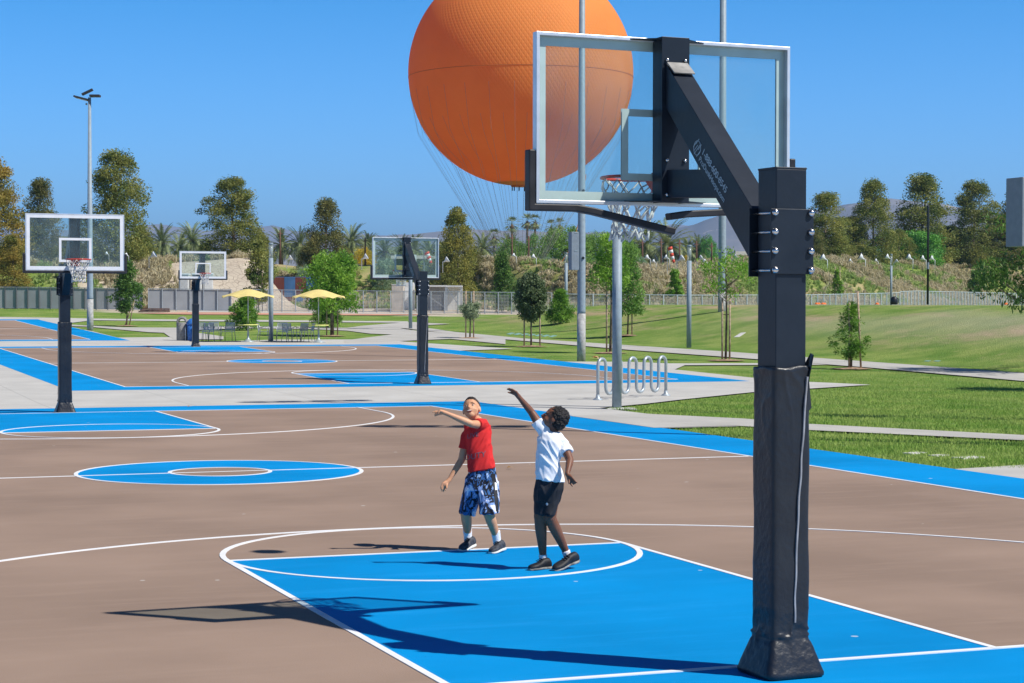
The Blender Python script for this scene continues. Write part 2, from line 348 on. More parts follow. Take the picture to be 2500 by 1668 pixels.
def court(x0, y0):
    W, L_, lw = 25*FT, 94*FT, .0508
    R = lambda a, b, c, d: [(x0+a, y0+b), (x0+c, y0+b), (x0+c, y0+d), (x0+a, y0+d)]
    drape('court_surround', R(-W-1.52, -1.35, W+1.52, L_+1.75), .0015, M_BLU)
    drape('court_floor', R(-W, 0, W, L_), .003, M_BRN)
    k = 6*FT; f = 19*FT
    drape('court_key', R(-k, 0, k, f), .0045, M_BLU); drape('court_key', R(-k, L_-f, k, L_), .0045, M_BLU)
    def disc(cy, r, off, m): drape('court_circle', [(x0+r*math.cos(a), y0+cy+r*math.sin(a)) for a in np.linspace(0, 2*math.pi, 73)[:-1]], off, m, 0)
    disc(L_/2, k, .0045, M_BLU); disc(L_/2, 2.1*FT, .006, M_BRN)
    mb = MB(); lv = [0]
    def P(x, y): return (x0+x, y0+y, zt(x0+x, y0+y)+.0075+lv[0]*.00012)
    def skirt(vs, n):      # the painted film's edges, down to the slab
        for o in (0, 1):
            e = [vs[2*i+o] for i in range(n+1)]; q = []
            for p in e: q += [p, (p[0], p[1], p[2]-.007)]
            mb.add(q, [(2*i, 2*i+1, 2*i+3, 2*i+2) for i in range(n)])
    def seg(ax, ay, bx, by):
        lv[0] += 1; n = max(1, int(math.hypot(bx-ax, by-ay)/2)); dx, dy = bx-ax, by-ay; l = math.hypot(dx, dy); ox, oy = -dy/l*lw/2, dx/l*lw/2; vs = []
        for i in range(n+1):
            t = i/n; vs += [P(ax+dx*t-ox, ay+dy*t-oy), P(ax+dx*t+ox, ay+dy*t+oy)]
        skirt(vs, n); mb.add(vs, [(2*i, 2*i+2, 2*i+3, 2*i+1) for i in range(n)])
    def arc(cx, cy, r, a0, a1, w=lw, n=72):
        vs = []; lv[0] += 1
        for i in range(n+1):
            a = a0+(a1-a0)*i/n; vs += [P(cx+(r-w)*math.cos(a), cy+(r-w)*math.sin(a)), P(cx+r*math.cos(a), cy+r*math.sin(a))]
        skirt(vs, n); mb.add(vs, [(2*i, 2*i+1, 2*i+3, 2*i+2) for i in range(n)])
    h = lw/2
    seg(-W, h, W, h); seg(-W, L_-h, W, L_-h); seg(-W+h, 0, -W+h, L_); seg(W-h, 0, W-h, L_); seg(-W, L_/2, -k, L_/2); seg(k, L_/2, W, L_/2); seg(-k, L_/2, k, L_/2)
    arc(0, L_/2, k, 0, 2*math.pi); arc(0, L_/2, 2.17*FT, 0, 2*math.pi)
    for s, b in ((1, 0), (-1, L_)):
        seg(-k+h, b, -k+h, b+s*f); seg(k-h, b, k-h, b+s*f); seg(-k, b+s*(f-h), k, b+s*(f-h)); arc(0, b+s*(f-h), k, 0, 2*math.pi)
        r3 = 19.75*FT; arc(0, b+s*5.25*FT, r3, 0 if s > 0 else math.pi, math.pi if s > 0 else 2*math.pi)
        seg(-r3+h, b, -r3+h, b+s*5.25*FT); seg(r3-h, b, r3-h, b+s*5.25*FT)
    struct(mb.build('court_lines', M_LINE))
XB, YB = 34.34*FT, 126.33*FT
court(0, 0); court(XB, YB); court(.3, 77.4)

# ---------------------------------------------------------------- basketball hoops
def glass_mat():
    m = bpy.data.materials.new('backboard_glass'); m.use_nodes = True; nt = m.node_tree; L = nt.links; nt.nodes.remove(nt.nodes['Principled BSDF'])
    t = N(nt, 'ShaderNodeBsdfTransparent'); t.inputs[0].default_value = (.86, .93, .925, 1); g = N(nt, 'ShaderNodeBsdfGlossy', Roughness=.02); g.inputs[0].default_value = (.9, .95, 1, 1)
    d = N(nt, 'ShaderNodeBsdfDiffuse'); d.inputs[0].default_value = (.5, .58, .6, 1)
    f = N(nt, 'ShaderNodeFresnel', IOR=1.5); ms = N(nt, 'ShaderNodeMixShader'); m2 = N(nt, 'ShaderNodeMixShader'); m2.inputs[0].default_value = .05
    n = N(nt, 'ShaderNodeTexNoise', Scale=2.0, Detail=4.); r = N(nt, 'ShaderNodeMapRange'); r.inputs[1].default_value = .3; r.inputs[2].default_value = .7; r.inputs[3].default_value = .02; r.inputs[4].default_value = .07
    tc = N(nt, 'ShaderNodeTexCoord'); L.new(tc.outputs['Object'], n.inputs['Vector']); L.new(n.outputs[0], r.inputs[0]); L.new(r.outputs[0], m2.inputs[0])
    gb = N(nt, 'ShaderNodeNewGeometry'); iv = N(nt, 'ShaderNodeMath', operation='SUBTRACT'); iv.inputs[0].default_value = 1.; L.new(gb.outputs['Backfacing'], iv.inputs[1])
    fm = N(nt, 'ShaderNodeMath', operation='MULTIPLY'); L.new(f.outputs[0], fm.inputs[0]); L.new(iv.outputs[0], fm.inputs[1]); L.new(fm.outputs[0], ms.inputs[0]); L.new(t.outputs[0], ms.inputs[1]); L.new(g.outputs[0], ms.inputs[2])
    L.new(ms.outputs[0], m2.inputs[1]); L.new(d.outputs[0], m2.inputs[2]); L.new(m2.outputs[0], nt.nodes['Material Output'].inputs[0]); return m
M_GLASS = glass_mat()
M_NAVY = mat('navy_black_powder_coat', (.007, .013, .024), rough=.42, spec=.35, var=.35, vscale=5, bump=.05, bscale=25, col2=(.012, .019, .032))
M_PAD = mat('black_vinyl_padding', (.009, .012, .02), rough=.38, spec=.45, var=.3, vscale=4, bump=.25, bscale=30, col2=(.016, .02, .028))
M_RUB = mat('black_rubber_edge', (.022, .022, .027), rough=.5, var=.2)
M_ALU = mat('satin_aluminium', (.72, .74, .78), rough=.38, metal=.55, var=.05)
M_WHT = mat('white_board_paint', (.78, .80, .84), rough=.45, var=.02)
M_GRN = mat('painted_glass_back', (.44, .56, .54), rough=.2, var=.03, spec=.6)
M_RIM = mat('orange_red_rim', (.62, .055, .025), rough=.4, var=.1, coat=.3)
M_NET = mat('white_net_cord', (.72, .71, .69), rough=.8, var=.15, vscale=30)
M_BOLT = mat('steel_bolt', (.62, .60, .60), rough=.22, metal=1.0, var=.1, vscale=60)
M_SEAM = mat('grey_seam_tape', (.30, .31, .34), rough=.7, var=.15)
M_TXT = mat('pale_blue_print', (.38, .52, .62), rough=.6, var=.05)
M_BARE = mat('worn_grey_metal', (.32, .31, .29), rough=.5, var=.2, vscale=12)
def text_mesh(s, size, m, extr=.0008):
    c = bpy.data.curves.new('t', 'FONT'); c.body = s; c.size = size; c.extrude = extr; o = bpy.data.objects.new('t', c); COL.objects.link(o)
    bpy.context.view_layer.update(); dg = bpy.context.evaluated_depsgraph_get(); me = bpy.data.meshes.new_from_object(o.evaluated_get(dg))
    bpy.data.objects.remove(o); me.materials.clear(); me.materials.append(m); return me
BY = 1.47      # board plane in front of the post
ZB = 2.80; BH = 1.065; BW = .92
def sq(z, h, off=(0, 0)): return [(off[0]-h, off[1]-h, z), (off[0]+h, off[1]-h, z), (off[0]+h, off[1]+h, z), (off[0]-h, off[1]+h, z)]
def pad_mesh(seed, hb=.125, top=1.80, open_corner=False):
    prof = [(0, .184), (.012, .196), (.03, .197), (.042, .192)]+[(z, .192+(z-.042)*(.136-.192)/.165) for z in np.linspace(.055, .20, 12)]+[(.215, .131), (.23, .129), (.245, .133)]
    prof += [(z, hb+.002*math.sin(z*9+seed)) for z in np.linspace(.26, top-.04, 90)]+[(top-.025, hb+.003), (top-.01, hb+.002), (top, hb-.004), (top-.004, .104)]
    vs = []; fs = []; n = 112; L = len(prof)
    def fold(p, sc, k):
        return (1-abs(noise.noise(p*sc+Vector((k, 0, 0))))*2.4)**3
    for z, h in prof:
        for k in range(n):
            a = 2*math.pi*(k+.5)/n-math.pi*.75; c, s_ = math.cos(a), math.sin(a); e = 9.0
            r = h/((abs(c)**e+abs(s_)**e)**(1/e)); x, y = r*c, r*s_
            # creases running off the seam, gathers where the pad is strapped at the foot and the top
            q = Vector((x+y*.2, y*.6, z*.55+x*.5)); near = math.exp(-abs(z-.24)/.10); up_ = math.exp(-abs(z-top)/.30)
            d = .0016*fold(q, 6, seed)+(.012 if z > .21 else .005)*near*(fold(Vector((x, y, z*.8)), 9, seed+3)-.3)+.008*up_*(fold(Vector((x*.8, y, z*.5+x)), 8, seed+7)-.3)
            if z < .04: d *= .3
            vs.append((x+d*c*1.3, y+d*s_*1.3, z+(.012*noise.noise(Vector((x*9, y*9, seed))) if .1 < z < top else .02*noise.noise(Vector((x*7, y*7, seed))) if z >= top-.001 else 0)))
    for i in range(L-1):
        for k in range(n): fs.append((i*n+k, i*n+(k+1) % n, (i+1)*n+(k+1) % n, (i+1)*n+k))
    fs.append(tuple(range(n-1, -1, -1)))
    me = bpy.data.meshes.new('post_padding'); me.from_pydata(vs, [], fs); me.materials.append(M_PAD); me.polygons.foreach_set('use_smooth', [True]*len(me.polygons)); return me
def net(mb, cx, cy, z, seed, tilt=0.):
    rnd = random.Random(seed); n = 12; rings = [(.222, 0), (.20, -.07), (.165, -.14), (.14, -.21), (.125, -.28), (.12, -.35), (.13, -.41)]; P = []
    for i, (r, dz) in enumerate(rings):
        P.append([Vector((cx+r*math.cos(2*math.pi*(k+.5*(i % 2))/n)+rnd.gauss(0, .006)+tilt*dz, cy+r*math.sin(2*math.pi*(k+.5*(i % 2))/n)+rnd.gauss(0, .006), z+dz+rnd.gauss(0, .008))) for k in range(n)])
    for i in range(len(rings)-1):
        for k in range(n):
            o = 0 if i % 2 else -1
            for j in (k+o, k+o+1):
                a = P[i][k]; b = P[i+1][j % n]; mb.tube([a, (a+b)/2+Vector((rnd.gauss(0, .006), rnd.gauss(0, .006), -.004)), b], .0052 if i < 2 else .0068, 5)
def hoop(loc, rz, label, seed, damaged=False, zoff=0.):
    t = empty('basketball_hoop', loc, rz, label, 'basketball hoop', 'basketball hoops on the courts')
    MB().box((0, 0, 1.47), (.2032, .2032, 2.94)).build('post', M_NAVY, t, bevel=.006)
    MB().box((0, 0, 2.943), (.207, .207, .012)).build('post_cap', M_NAVY, t, bevel=.003)
    pd = obj('post_padding', pad_mesh(seed), t)
    sm = MB(); pts = [(.012+.075*(z/1.8)-.016*math.sin(z*2.1)+.002*math.sin(z*23), -.130+.0015*math.sin(z*31), z) for z in np.linspace(.32, 1.74, 40)]
    sm.sweep(pts, .010, .012, (0, 1, 0))
    sm.build('seam', M_SEAM, pd)
    if damaged:
        fp = [(.085, -.131, 1.52), (.100, -.140, 1.72), (.128, -.146, 1.865), (.140, -.10, 1.875), (.139, -.03, 1.80), (.134, -.06, 1.66), (.130, -.12, 1.56)]
        v_ = fp+[(x-.004, y+.006, z) for x, y, z in fp]; MB().add(v_, [tuple(range(7)), tuple(range(13, 6, -1))]+[(i, i+7, (i+1) % 7+7, (i+1) % 7) for i in range(7)]).build('loose_flap', M_PAD, pd)
    # clamp: two plates with rods and dome nuts, level by level
    cl = MB(); cl.box((0, -.109, 2.52), (.285, .012, .375)); cl.build('clamp_plate', M_NAVY, t, bevel=.002)
    MB().box((0, .135, 2.52), (.285, .012, .40)).build('clamp_plate', M_NAVY, t, bevel=.002)
    for z in (2.355, 2.465, 2.575, 2.685):
        for x in (-.12, .12):
            r = MB().tube([(x, -.118, z), (x, .15, z)], .0085, 8)
            r.sphere((x, -.124, z), (.021, .019, .021), 12); r.build('bolt', M_BOLT, t, smooth=True)
    # diagonal arm and strut: box beams in the y-z plane
    a0 = Vector((0, .12, 2.52)); a1 = Vector((0, .24, 2.60)); a2 = Vector((0, BY-.26, 3.60)); W = .15
    def prism(poly, w, name, m=M_NAVY, bev=.003):
        vs = [(-w/2, y, z) for y, z in poly]+[(w/2, y, z) for y, z in poly]; n = len(poly)
        b = MB(); b.add(vs, [tuple(range(n)), tuple(range(2*n-1, n-1, -1))]+[(i, i+n, (i+1) % n+n, (i+1) % n) for i in range(n)]); return b.build(name, m, t, bevel=bev)
    top = BY-.17
    arm = prism([(.141, 2.33), (.141, 2.71), (.20, 2.715), (top, 3.70), (top, 3.42)], W, 'arm')
    prism([(top+.003, 3.02), (.62, 2.98), (.44, 2.84), (.50, 2.80), (top+.003, 2.84)], W*.8, 'strut')
    if damaged: prism([(top-.02, 3.705), (top-.12, 3.628), (top-.115, 3.622), (top-.015, 3.699)], W*.99, 'worn_arm_end', M_BARE, 0)
    # upright channel on the back of the board
    ch = MB(); ch.box((0, BY-.15, ZB+.54), (.20, .035, 1.06))
    ch.box((-.092, BY-.095, ZB+.54), (.016, .11, 1.06)); ch.box((.092, BY-.095, ZB+.54), (.016, .11, 1.06)); ch.build('board_bracket', M_NAVY, t, bevel=.002)
    for z in (3.72, 3.08, 2.86):
        for x in (-.065, .065): MB().sphere((x, BY-.175, z), .013, 10).build('bracket_bolt', M_BOLT, t, smooth=True)
    for z, s in ((ZB+BH-.012, 1), (ZB+.014, -1)):
        vs = [(-.30, BY-.03, z), (-.1, BY-.16, z), (.1, BY-.16, z), (.30, BY-.03, z)]; vs += [(x, y, z+.008) for x, y, _ in vs]
        MB().add(vs, [(0, 3, 2, 1), (4, 5, 6, 7), (0, 1, 5, 4), (1, 2, 6, 5), (2, 3, 7, 6), (3, 0, 4, 7)]).build('gusset', M_NAVY, t)
    # board: glass, painted border (white outside, sea-green seen from behind), aluminium frame
    z0, z1 = ZB, ZB+BH; g = MB().box((0, BY, (z0+z1)/2), (BW*2-.02, .010, BH-.02)).build('glass', M_GLASS, t)
    tag(g, label='clear glass board surface')
    def frame(y, th, x0, xa, za, zb, wd, name, m, par, bev=0):
        return MB().ring(y, th, xa, za, zb, wd).build(name, m, par, bevel=bev)
    frame(BY+.007, .002, 0, BW-.013, z0+.013, z1-.013, .062, 'border', M_WHT, g); frame(BY-.007, .002, 0, BW-.013, z0+.013, z1-.013, .062, 'border', M_GRN, g)
    frame(BY+.007, .002, 0, .305, z0+.155, z0+.155+.46, .046, 'target_square', M_WHT, g); frame(BY-.007, .002, 0, .305, z0+.155, z0+.155+.46, .046, 'target_square', M_GRN, g)
    fr = frame(BY-.02, .06, 0, BW+.006, z0-.006, z1+.006, .022, 'board_frame', M_ALU, t, .002)
    # edge padding
    if not damaged:
        b = MB(); b.sweep([(-BW-.03, BY-.01, z0+.32), (-BW-.03, BY-.01, z0-.032), (BW+.03, BY-.01, z0-.032), (BW+.03, BY-.01, z0+.32)], .05, .075, (0, 1, 0)); b.build('edge_padding', M_RUB, t, bevel=.012)
    else:
        b = MB()
        pts = [(-BW-.032, BY-.01, z0+.33), (-BW-.032, BY-.01, z0-.032), (-.64, BY-.01, z0-.032), (-.52, BY-.02, z0-.05), (-.3, BY-.05, z0-.10), (-.05, BY-.10, z0-.16), (.02, BY-.12, z0-.175)]
        b.sweep(pts, .045, .075, (0, 1, 0))
        e = b.build('edge_padding', M_RUB, t, bevel=.008); tag(e, label='torn rubber padding hanging from the lower edge')
        b = MB(); pts = [(.02, BY-.03, z0-.075), (.16, BY-.02, z0-.055), (.45, BY-.015, z0-.036), (.952, BY-.01, z0-.03), (.952, BY-.01, z0+.33)]
        b.sweep(pts, .045, .075, (0, 1, 0)); b.build('edge_padding', M_RUB, t, bevel=.008)
    # rim with bracket and net
    zr = z0+.20; cyr = BY+.15+.235; b = MB(); b.tube([(.232*math.cos(a), cyr+.232*math.sin(a), zr) for a in np.linspace(0, 2*math.pi, 37)], .011, 8, False)
    rr = b; b = MB(); b.box((0, BY+.08, zr-.005), (.20, .13, .012)); b.box((0, BY+.015, zr-.055), (.15, .014, .13)); 
    for s in (-1, 1): b.add([(s*.06, BY+.02, zr-.12), (s*.06, BY+.16, zr-.012), (s*.06, BY+.02, zr-.012), (s*.066, BY+.02, zr-.12), (s*.066, BY+.16, zr-.012), (s*.066, BY+.02, zr-.012)], [(0, 1, 2), (5, 4, 3), (0, 3, 4, 1), (1, 4, 5, 2), (0, 2, 5, 3)])
    b.build('rim_bracket', M_RIM, t); rm = rr.build('rim', M_RIM, t, smooth=True)
    nb = MB(); net(nb, 0, cyr, zr-.01, seed, .12 if damaged else 0); nb.build('net', M_NET, rm, smooth=True)
    # printed telephone number on the arm
    d = Vector((0, .20-top, 2.715-3.70)).normalized(); nrm = Vector((-1, 0, 0)); yv = nrm.cross(d)
    def place(s, size, along, drop):
        o = obj('lettering', text_mesh(s, size, M_TXT), arm); base = Vector((0, top, 3.70))+d*along-yv*drop+Vector((-W/2-.002, 0, 0))
        o.matrix_local = Matrix(((d.x, yv.x, nrm.x, base.x), (d.y, yv.y, nrm.y, base.y), (d.z, yv.z, nrm.z, base.z), (0, 0, 0, 1)))
    place('1-888-600-8545', .062, .76, .135); place('ProDunkHoops.com', .05, .76, .19)
    lg = MB(); o0 = Vector((-W/2-.0015, top, 3.70))+d*.66-yv*.145
    for k in range(7):
        p = o0+d*(.012*k)+yv*(.03*math.sin(k*1.7)); lg.beam(p-yv*.025-d*.008, p+yv*.025+d*.006, .004, .001, (-1, 0, 0))
    lg.tube([o0+d*(.036+.045*math.cos(a))+yv*(.045*math.sin(a)) for a in np.linspace(0, 2*math.pi, 17)], .002, 4, False); lg.build('emblem', M_TXT, arm)
    return t
hoop((.135, -.25, 0), math.radians(2.8), 'nearest hoop, its torn black edge padding hanging below the glass board', 3, True)
hoop((.06, 28.85, -.02), math.pi, 'hoop facing the camera at the left, on the far end of the near court', 5)
hoop((XB+.05, YB-.42, .05), 0, 'hoop seen from behind in the middle distance, beside the yellow umbrellas', 8)
hoop((XB+.10, YB+94*FT+.25, .33), math.pi, 'smallest and farthest hoop, beside the grey litter bin and the sand mound', 11)

# ---------------------------------------------------------------- vegetation
M_BARK = mat('grey_brown_bark', (.20, .155, .115), rough=.9, var=.3, vscale=6, bump=.6, bscale=20)
M_STAKE = mat('weathered_wood_stake', (.42, .31, .22), rough=.85, var=.2, vscale=9)
M_TIE = mat('black_tree_tie', (.03, .03, .03), rough=.6)
M_MULCH = mat('brown_mulch', (.36, .24, .15), rough=.95, var=.25, vscale=8)
def leafmat(name, a, b, trans=.35, sc=.6): return mat(name, b, rough=.55, col2=a, vscale=sc, trans=trans, spec=.35, objvar=.08)
M_SYC = leafmat('sycamore_foliage', (0.105, 0.165, 0.033), (0.360, 0.352, 0.090))
M_SYCY = leafmat('yellowing_foliage', (.14, .17, .03), (.46, .33, .07), sc=.45)
M_SYCD = leafmat('dark_sycamore_foliage', (0.075, 0.120, 0.033), (0.285, 0.255, 0.075))
M_OAK = leafmat('grey_green_oak_foliage', (0.068, 0.117, 0.045), (0.180, 0.232, 0.105), .2, 2)
M_OLIVE = leafmat('silvery_olive_foliage', (0.150, 0.210, 0.105), (0.390, 0.465, 0.285), .2, 3)
M_PINE = leafmat('bright_pine_foliage', (0.075, 0.195, 0.018), (0.255, 0.450, 0.053), .3, 2)
M_PINED = leafmat('dark_pine_foliage', (0.053, 0.135, 0.027), (0.150, 0.270, 0.045), .3, 2)
M_FEA = leafmat('feathery_green_foliage', (0.112, 0.285, 0.027), (0.360, 0.570, 0.075), .45, 1.2)
M_PEP = leafmat('dense_green_foliage', (0.105, 0.240, 0.038), (0.270, 0.450, 0.090), .3, .5)
M_PALM = leafmat('palm_frond', (0.128, 0.180, 0.068), (0.330, 0.375, 0.150), .2, .8)
M_YEL = leafmat('yellow_flower_foliage', (0.330, 0.360, 0.045), (0.900, 0.600, 0.045), .3, .6)
M_BUSH = leafmat('deep_green_foliage', (0.060, 0.225, 0.038), (0.210, 0.510, 0.075), .25, .6)
M_BLUE = leafmat('blue_green_shrub', (0.180, 0.285, 0.165), (0.360, 0.480, 0.300), .2, .6)
M_FROND_DRY = mat('dry_palm_skirt', (.34, .22, .12), rough=.9, var=.25)
def leaf_cloud(centers, n, spread, size, seed, narrow=.55, droop=0., needle=False):
    r = np.random.RandomState(seed); C_ = np.array(centers); k = len(C_); tot = n*k
    c = np.repeat(C_[:, :3], n, 0); rad = np.repeat(C_[:, 3], n)
    d = r.normal(size=(tot, 3)); d /= np.linalg.norm(d, axis=1)[:, None]; d[:, 2] *= .8
    p = c+d*(rad*spread*r.uniform(.25, 1., tot)**.6)[:, None]
    a = r.normal(size=(tot, 3)); a[:, 2] -= droop
    if needle: a = d+.45*r.normal(size=(tot, 3))
    a /= np.linalg.norm(a, axis=1)[:, None]; b = np.cross(a, r.normal(size=(tot, 3))); b /= np.linalg.norm(b, axis=1)[:, None]
    s = size*r.uniform(.6, 1.35, tot)[:, None]; a = a*s; b = b*s*narrow
    v = np.stack([p-a*.5, p+b*.5+a*.05, p+a*.5, p-b*.5+a*.05], 1).reshape(-1, 3); return v
def np_mesh(name, quads, m, extra=None):
    nv = len(quads); me = bpy.data.meshes.new(name); me.vertices.add(nv); me.vertices.foreach_set('co', quads.astype(np.float32).ravel())
    nf = nv//4; me.loops.add(nv); me.loops.foreach_set('vertex_index', np.arange(nv, dtype=np.int32)); me.polygons.add(nf)
    me.polygons.foreach_set('loop_start', np.arange(0, nv, 4, dtype=np.int32)); me.polygons.foreach_set('loop_total', np.full(nf, 4, dtype=np.int32))
    me.update(); me.validate(); me.materials.append(m); return me
def limbs(mb, rnd, h, base_r, tips, trunk_top, lean=(0, 0)):
    tp = Vector((lean[0], lean[1], trunk_top)); pts = [Vector((0, 0, -.3)), Vector((lean[0]*.3+rnd.uniform(-.02, .02)*h, lean[1]*.3, trunk_top*.45)), tp]
    mb.tube(pts, [base_r*1.15, base_r*.85, base_r*.6], 9)
    for t in tips:
        t = Vector(t[:3]); z0 = min(trunk_top*.98, max(trunk_top*.25, t.z-(Vector((t.x, t.y, 0)).length)*1.0)); s = pts[1].lerp(tp, max(0, min(1, (z0-trunk_top*.45)/(trunk_top*.55))))
        m_ = s.lerp(t, .5)+Vector((rnd.uniform(-.05, .05)*h, rnd.uniform(-.05, .05)*h, -.02*h)); mb.tube([s, m_, t], [base_r*.42, base_r*.25, base_r*.07], 5)
def crown_centers(rnd, h, w, cb, n, shape, lump=.5):
    out = []
    while len(out) < n:
        t = rnd.random(); z = cb+(h-cb)*t
        if shape == 'syc': R = (w/2)*float(np.interp(t, [0, .08, .35, .6, .8, .93, 1], [.8, 1., 1., .8, .55, .34, .14]))
        elif shape == 'cone': R = (w/2)*(1-t)**.75*min(1, .35+t*5)
        elif shape == 'ball': R = (w/2)*math.sqrt(max(0, 1-(2*t-1)**2))
        elif shape == 'wide': R = (w/2)*math.sqrt(max(.02, 1-(1.25*t-.35)**2))
        else: R = w/2
        a = rnd.uniform(0, 2*math.pi); q = rnd.uniform(.25, 1)**.5; R *= .8+lump*.5*noise.noise(Vector((math.cos(a)*1.6, math.sin(a)*1.6, z/h*4+n)))*2
        r = q*R; rr = (h*.035+w*.065)*rnd.uniform(.6, 1.25)
        if shape == 'syc' and rnd.random() < .12: r = R*rnd.uniform(.95, 1.12); rr *= .65; z += h*.03*rnd.random()
        out.append((r*math.cos(a), r*math.sin(a), z-rr*.3, rr))
    return out
TREES = {}
def tree_proto(key, h, w, cb, ncl, nl, size, m, shape='syc', seed=1, base_r=.16, trunk_top=None, narrow=.6, lump=.6, droop=0, needle=False, spread=1.5, holes=0):
    rnd = random.Random(seed); cc = crown_centers(rnd, h, w, cb, ncl, shape, lump)
    tips = rnd.sample(cc, min(len(cc), 22)); tm = MB(); limbs(tm, rnd, h, base_r, tips, trunk_top or (cb+(h-cb)*.62))
    TREES[key] = (np_mesh(key+'_crown', leaf_cloud(cc, int(nl*(1.5 if key[:3] == 'syc' else 1)), spread, size*(.8 if key[:3] == 'syc' else 1), seed, narrow, droop, needle), m), tm.mesh(key+'_trunk', M_BARK, True), h)
def tree(key, name, p, label, h=None, rz=0, group=None, sx=1., m=None, cat='tree', sink=0.):
    cm, tm, h0 = TREES[key]; s = (h or h0)/h0; t = empty(name, p-Vector((0, 0, sink)), rz, label, cat, group)
    c = obj('crown', cm, t, scale=(s*sx, s*sx, s)); k = obj('trunk', tm, t, scale=(s*sx, s*sx, s))
    if m: c.data = cm.copy(); c.data.materials.clear(); c.data.materials.append(m)
    return t
tree_proto('syc_a', 12, 7.4, .3, 170, 125, .25, M_SYC, seed=3, lump=.45, spread=1.3)
tree_proto('syc_b', 12, 6.2, .3, 150, 120, .25, M_SYCD, seed=8, lump=.5, spread=1.3)
tree_proto('syc_c', 12, 7.0, .3, 165, 115, .26, M_SYCY, seed=15, lump=.45, spread=1.3)
def crestD(u, d=20):
    D = 130
    while D < 320:
        q = dep(u, 697, D)
        if fdist(q.x, q.y) > d: return D
        D += 1
    return D
def by_top(u, vt, D, zb=None):      # ground point under column u at range D, and the height that reaches vt
    D = max(D, crestD(u, 22)+(D % 7)) if u > 1700 else D
    p = dep(u, 697, D); z = zt(p.x, p.y); top = dep(u, vt, D).z; return Vector((p.x, p.y, z)), top-z
def far_tree(key, u, vt, D, label, wpx=None, rz=0, m=None, name='sycamore_tree', group='large trees behind the planted bank', cat='tree'):
    p, h = by_top(u, vt, D); cm, tm, h0 = TREES[key]; wid = {'syc_a': 7.4, 'syc_b': 6.2, 'syc_c': 7.0}.get(key, 7)*h/h0
    D = (p-Vector(CAM)).length; sx = 1. if not wpx else 1.15*(wpx/4484*D)/wid
    return tree(key, name, p, label, h, rz, group, sx, m, cat)
far_tree('syc_c', -18, 366, 158, 'tall orange and yellow tinged tree cut off by the left edge', 135, 1.0)
far_tree('syc_b', 92, 414, 172, 'narrow dark tree behind the left glass board, right of the orange tinged tree', 88, 2.0)
far_tree('syc_a', 268, 352, 160, 'tallest full olive green tree, behind the floodlight pole at the left', 150, .4)
far_tree('syc_a', 532, 412, 165, 'broad olive green tree directly behind the farthest hoop', 140, 2.6)
far_tree('syc_b', 748, 460, 172, 'dark pointed tree between two palms, above the right yellow umbrella', 92, .2)
far_tree('syc_c', 1050, 480, 158, 'yellowish loose tree left of the thin tall fan palms, under the balloon lines', 92, 3.2, m=leafmat('yellow_olive_foliage', (0.135, 0.180, 0.030), (0.450, 0.405, 0.090)))
far_tree('syc_b', 1893, 445, 178, 'dark green tree just right of the nearest hoop post', 108, 1.2, m=M_SYC)
far_tree('syc_a', 2003, 417, 178, 'dense tree left of the tallest tree on the right skyline', 104, 4.0)
far_tree('syc_b', 2118, 404, 178, 'tallest spiky tree on the right skyline, behind the black pole', 128, 5.1, m=M_SYC)
far_tree('syc_a', 2236, 420, 182, 'olive tree right of the black pole on the right skyline', 120, 5.6)
far_tree('syc_c', 2334, 432, 178, 'tree partly hidden behind the grey box at the right edge', 100, .9, m=M_SYCD)
far_tree('syc_a', 1950, 500, 215, 'low rear tree filling the gap between two right skyline trees', 110, 2.2)
far_tree('syc_c', 2180, 520, 222, 'low rear tree behind the black pole', 120, 3.2, m=M_SYC)
far_tree('syc_a', 2290, 500, 225, 'low rear tree left of the grey box at the right edge', 110, 1.4, m=M_SYCD)
far_tree('syc_a', 322, 520, 178, 'low rear tree on the right flank of the tallest left tree', 70, 1.7)
far_tree('syc_c', 30, 540, 150, 'low orange tinged tree in the left corner behind the glass board', 90, 2.7)
far_tree('syc_b', 150, 545, 175, 'low dark tree seen through the left glass board', 90, .7, m=M_SYC)
far_tree('syc_a', 600, 540, 168, 'low tree on the right flank of the broad olive tree', 66, .7)
tree_proto('bush', 6, 11, .2, 120, 130, .28, M_BUSH, 'wide', seed=21, spread=1.3, trunk_top=2)
p, h = by_top(2082, 530, 170); tree('bush', 'round_bush', p, 'low wide dark green bush in front of the right skyline trees', h, 0, None, 1.35, cat='bush')
BG = 'low trees filling the skyline behind the bank'
tree_proto('low', 7, 8, .2, 110, 120, .22, M_SYC, 'syc', seed=27, spread=1.35, lump=.6)
for i, (u, vt, D, sx, l) in enumerate(((1868, 530, 182, 1., 'low tree touching the right side of the nearest hoop post'), (1925, 538, 190, 1.1, 'low tree beside the terracotta roofed house'), (2062, 528, 190, 1., 'low tree behind the round dark bush'), (2182, 530, 186, 1.1, 'low tree right of the round dark bush'), (2262, 540, 186, 1.2, 'low tree between the last two skyline trees'), (2322, 545, 184, 1.1, 'low tree under the grey box at the right edge'),
                    (212, 545, 172, 1.2, 'low tree seen behind the rim of the left hoop'), (470, 560, 172, 1., 'low tree left of the broad olive tree'), (572, 556, 172, 1.1, 'low tree right of the broad olive tree'), (712, 560, 176, 1., 'low tree at the left foot of the dark pointed tree'), (786, 566, 176, 1., 'low tree at the right foot of the dark pointed tree'), (1018, 560, 166, .8, 'low tree at the left foot of the yellowish tree'), (1086, 566, 166, .8, 'low tree at the right foot of the yellowish tree'))):
    p, h = by_top(u, vt, D); t = tree('low', 'low_tree', p, l, h, i*1.7, BG, sx, None if i % 3 else M_SYCD)
tree_proto('pepper', 9, 12, .5, 130, 120, .3, M_PEP, 'wide', seed=31, spread=1.3)
PG = 'bushy green trees under the tall fan palms'
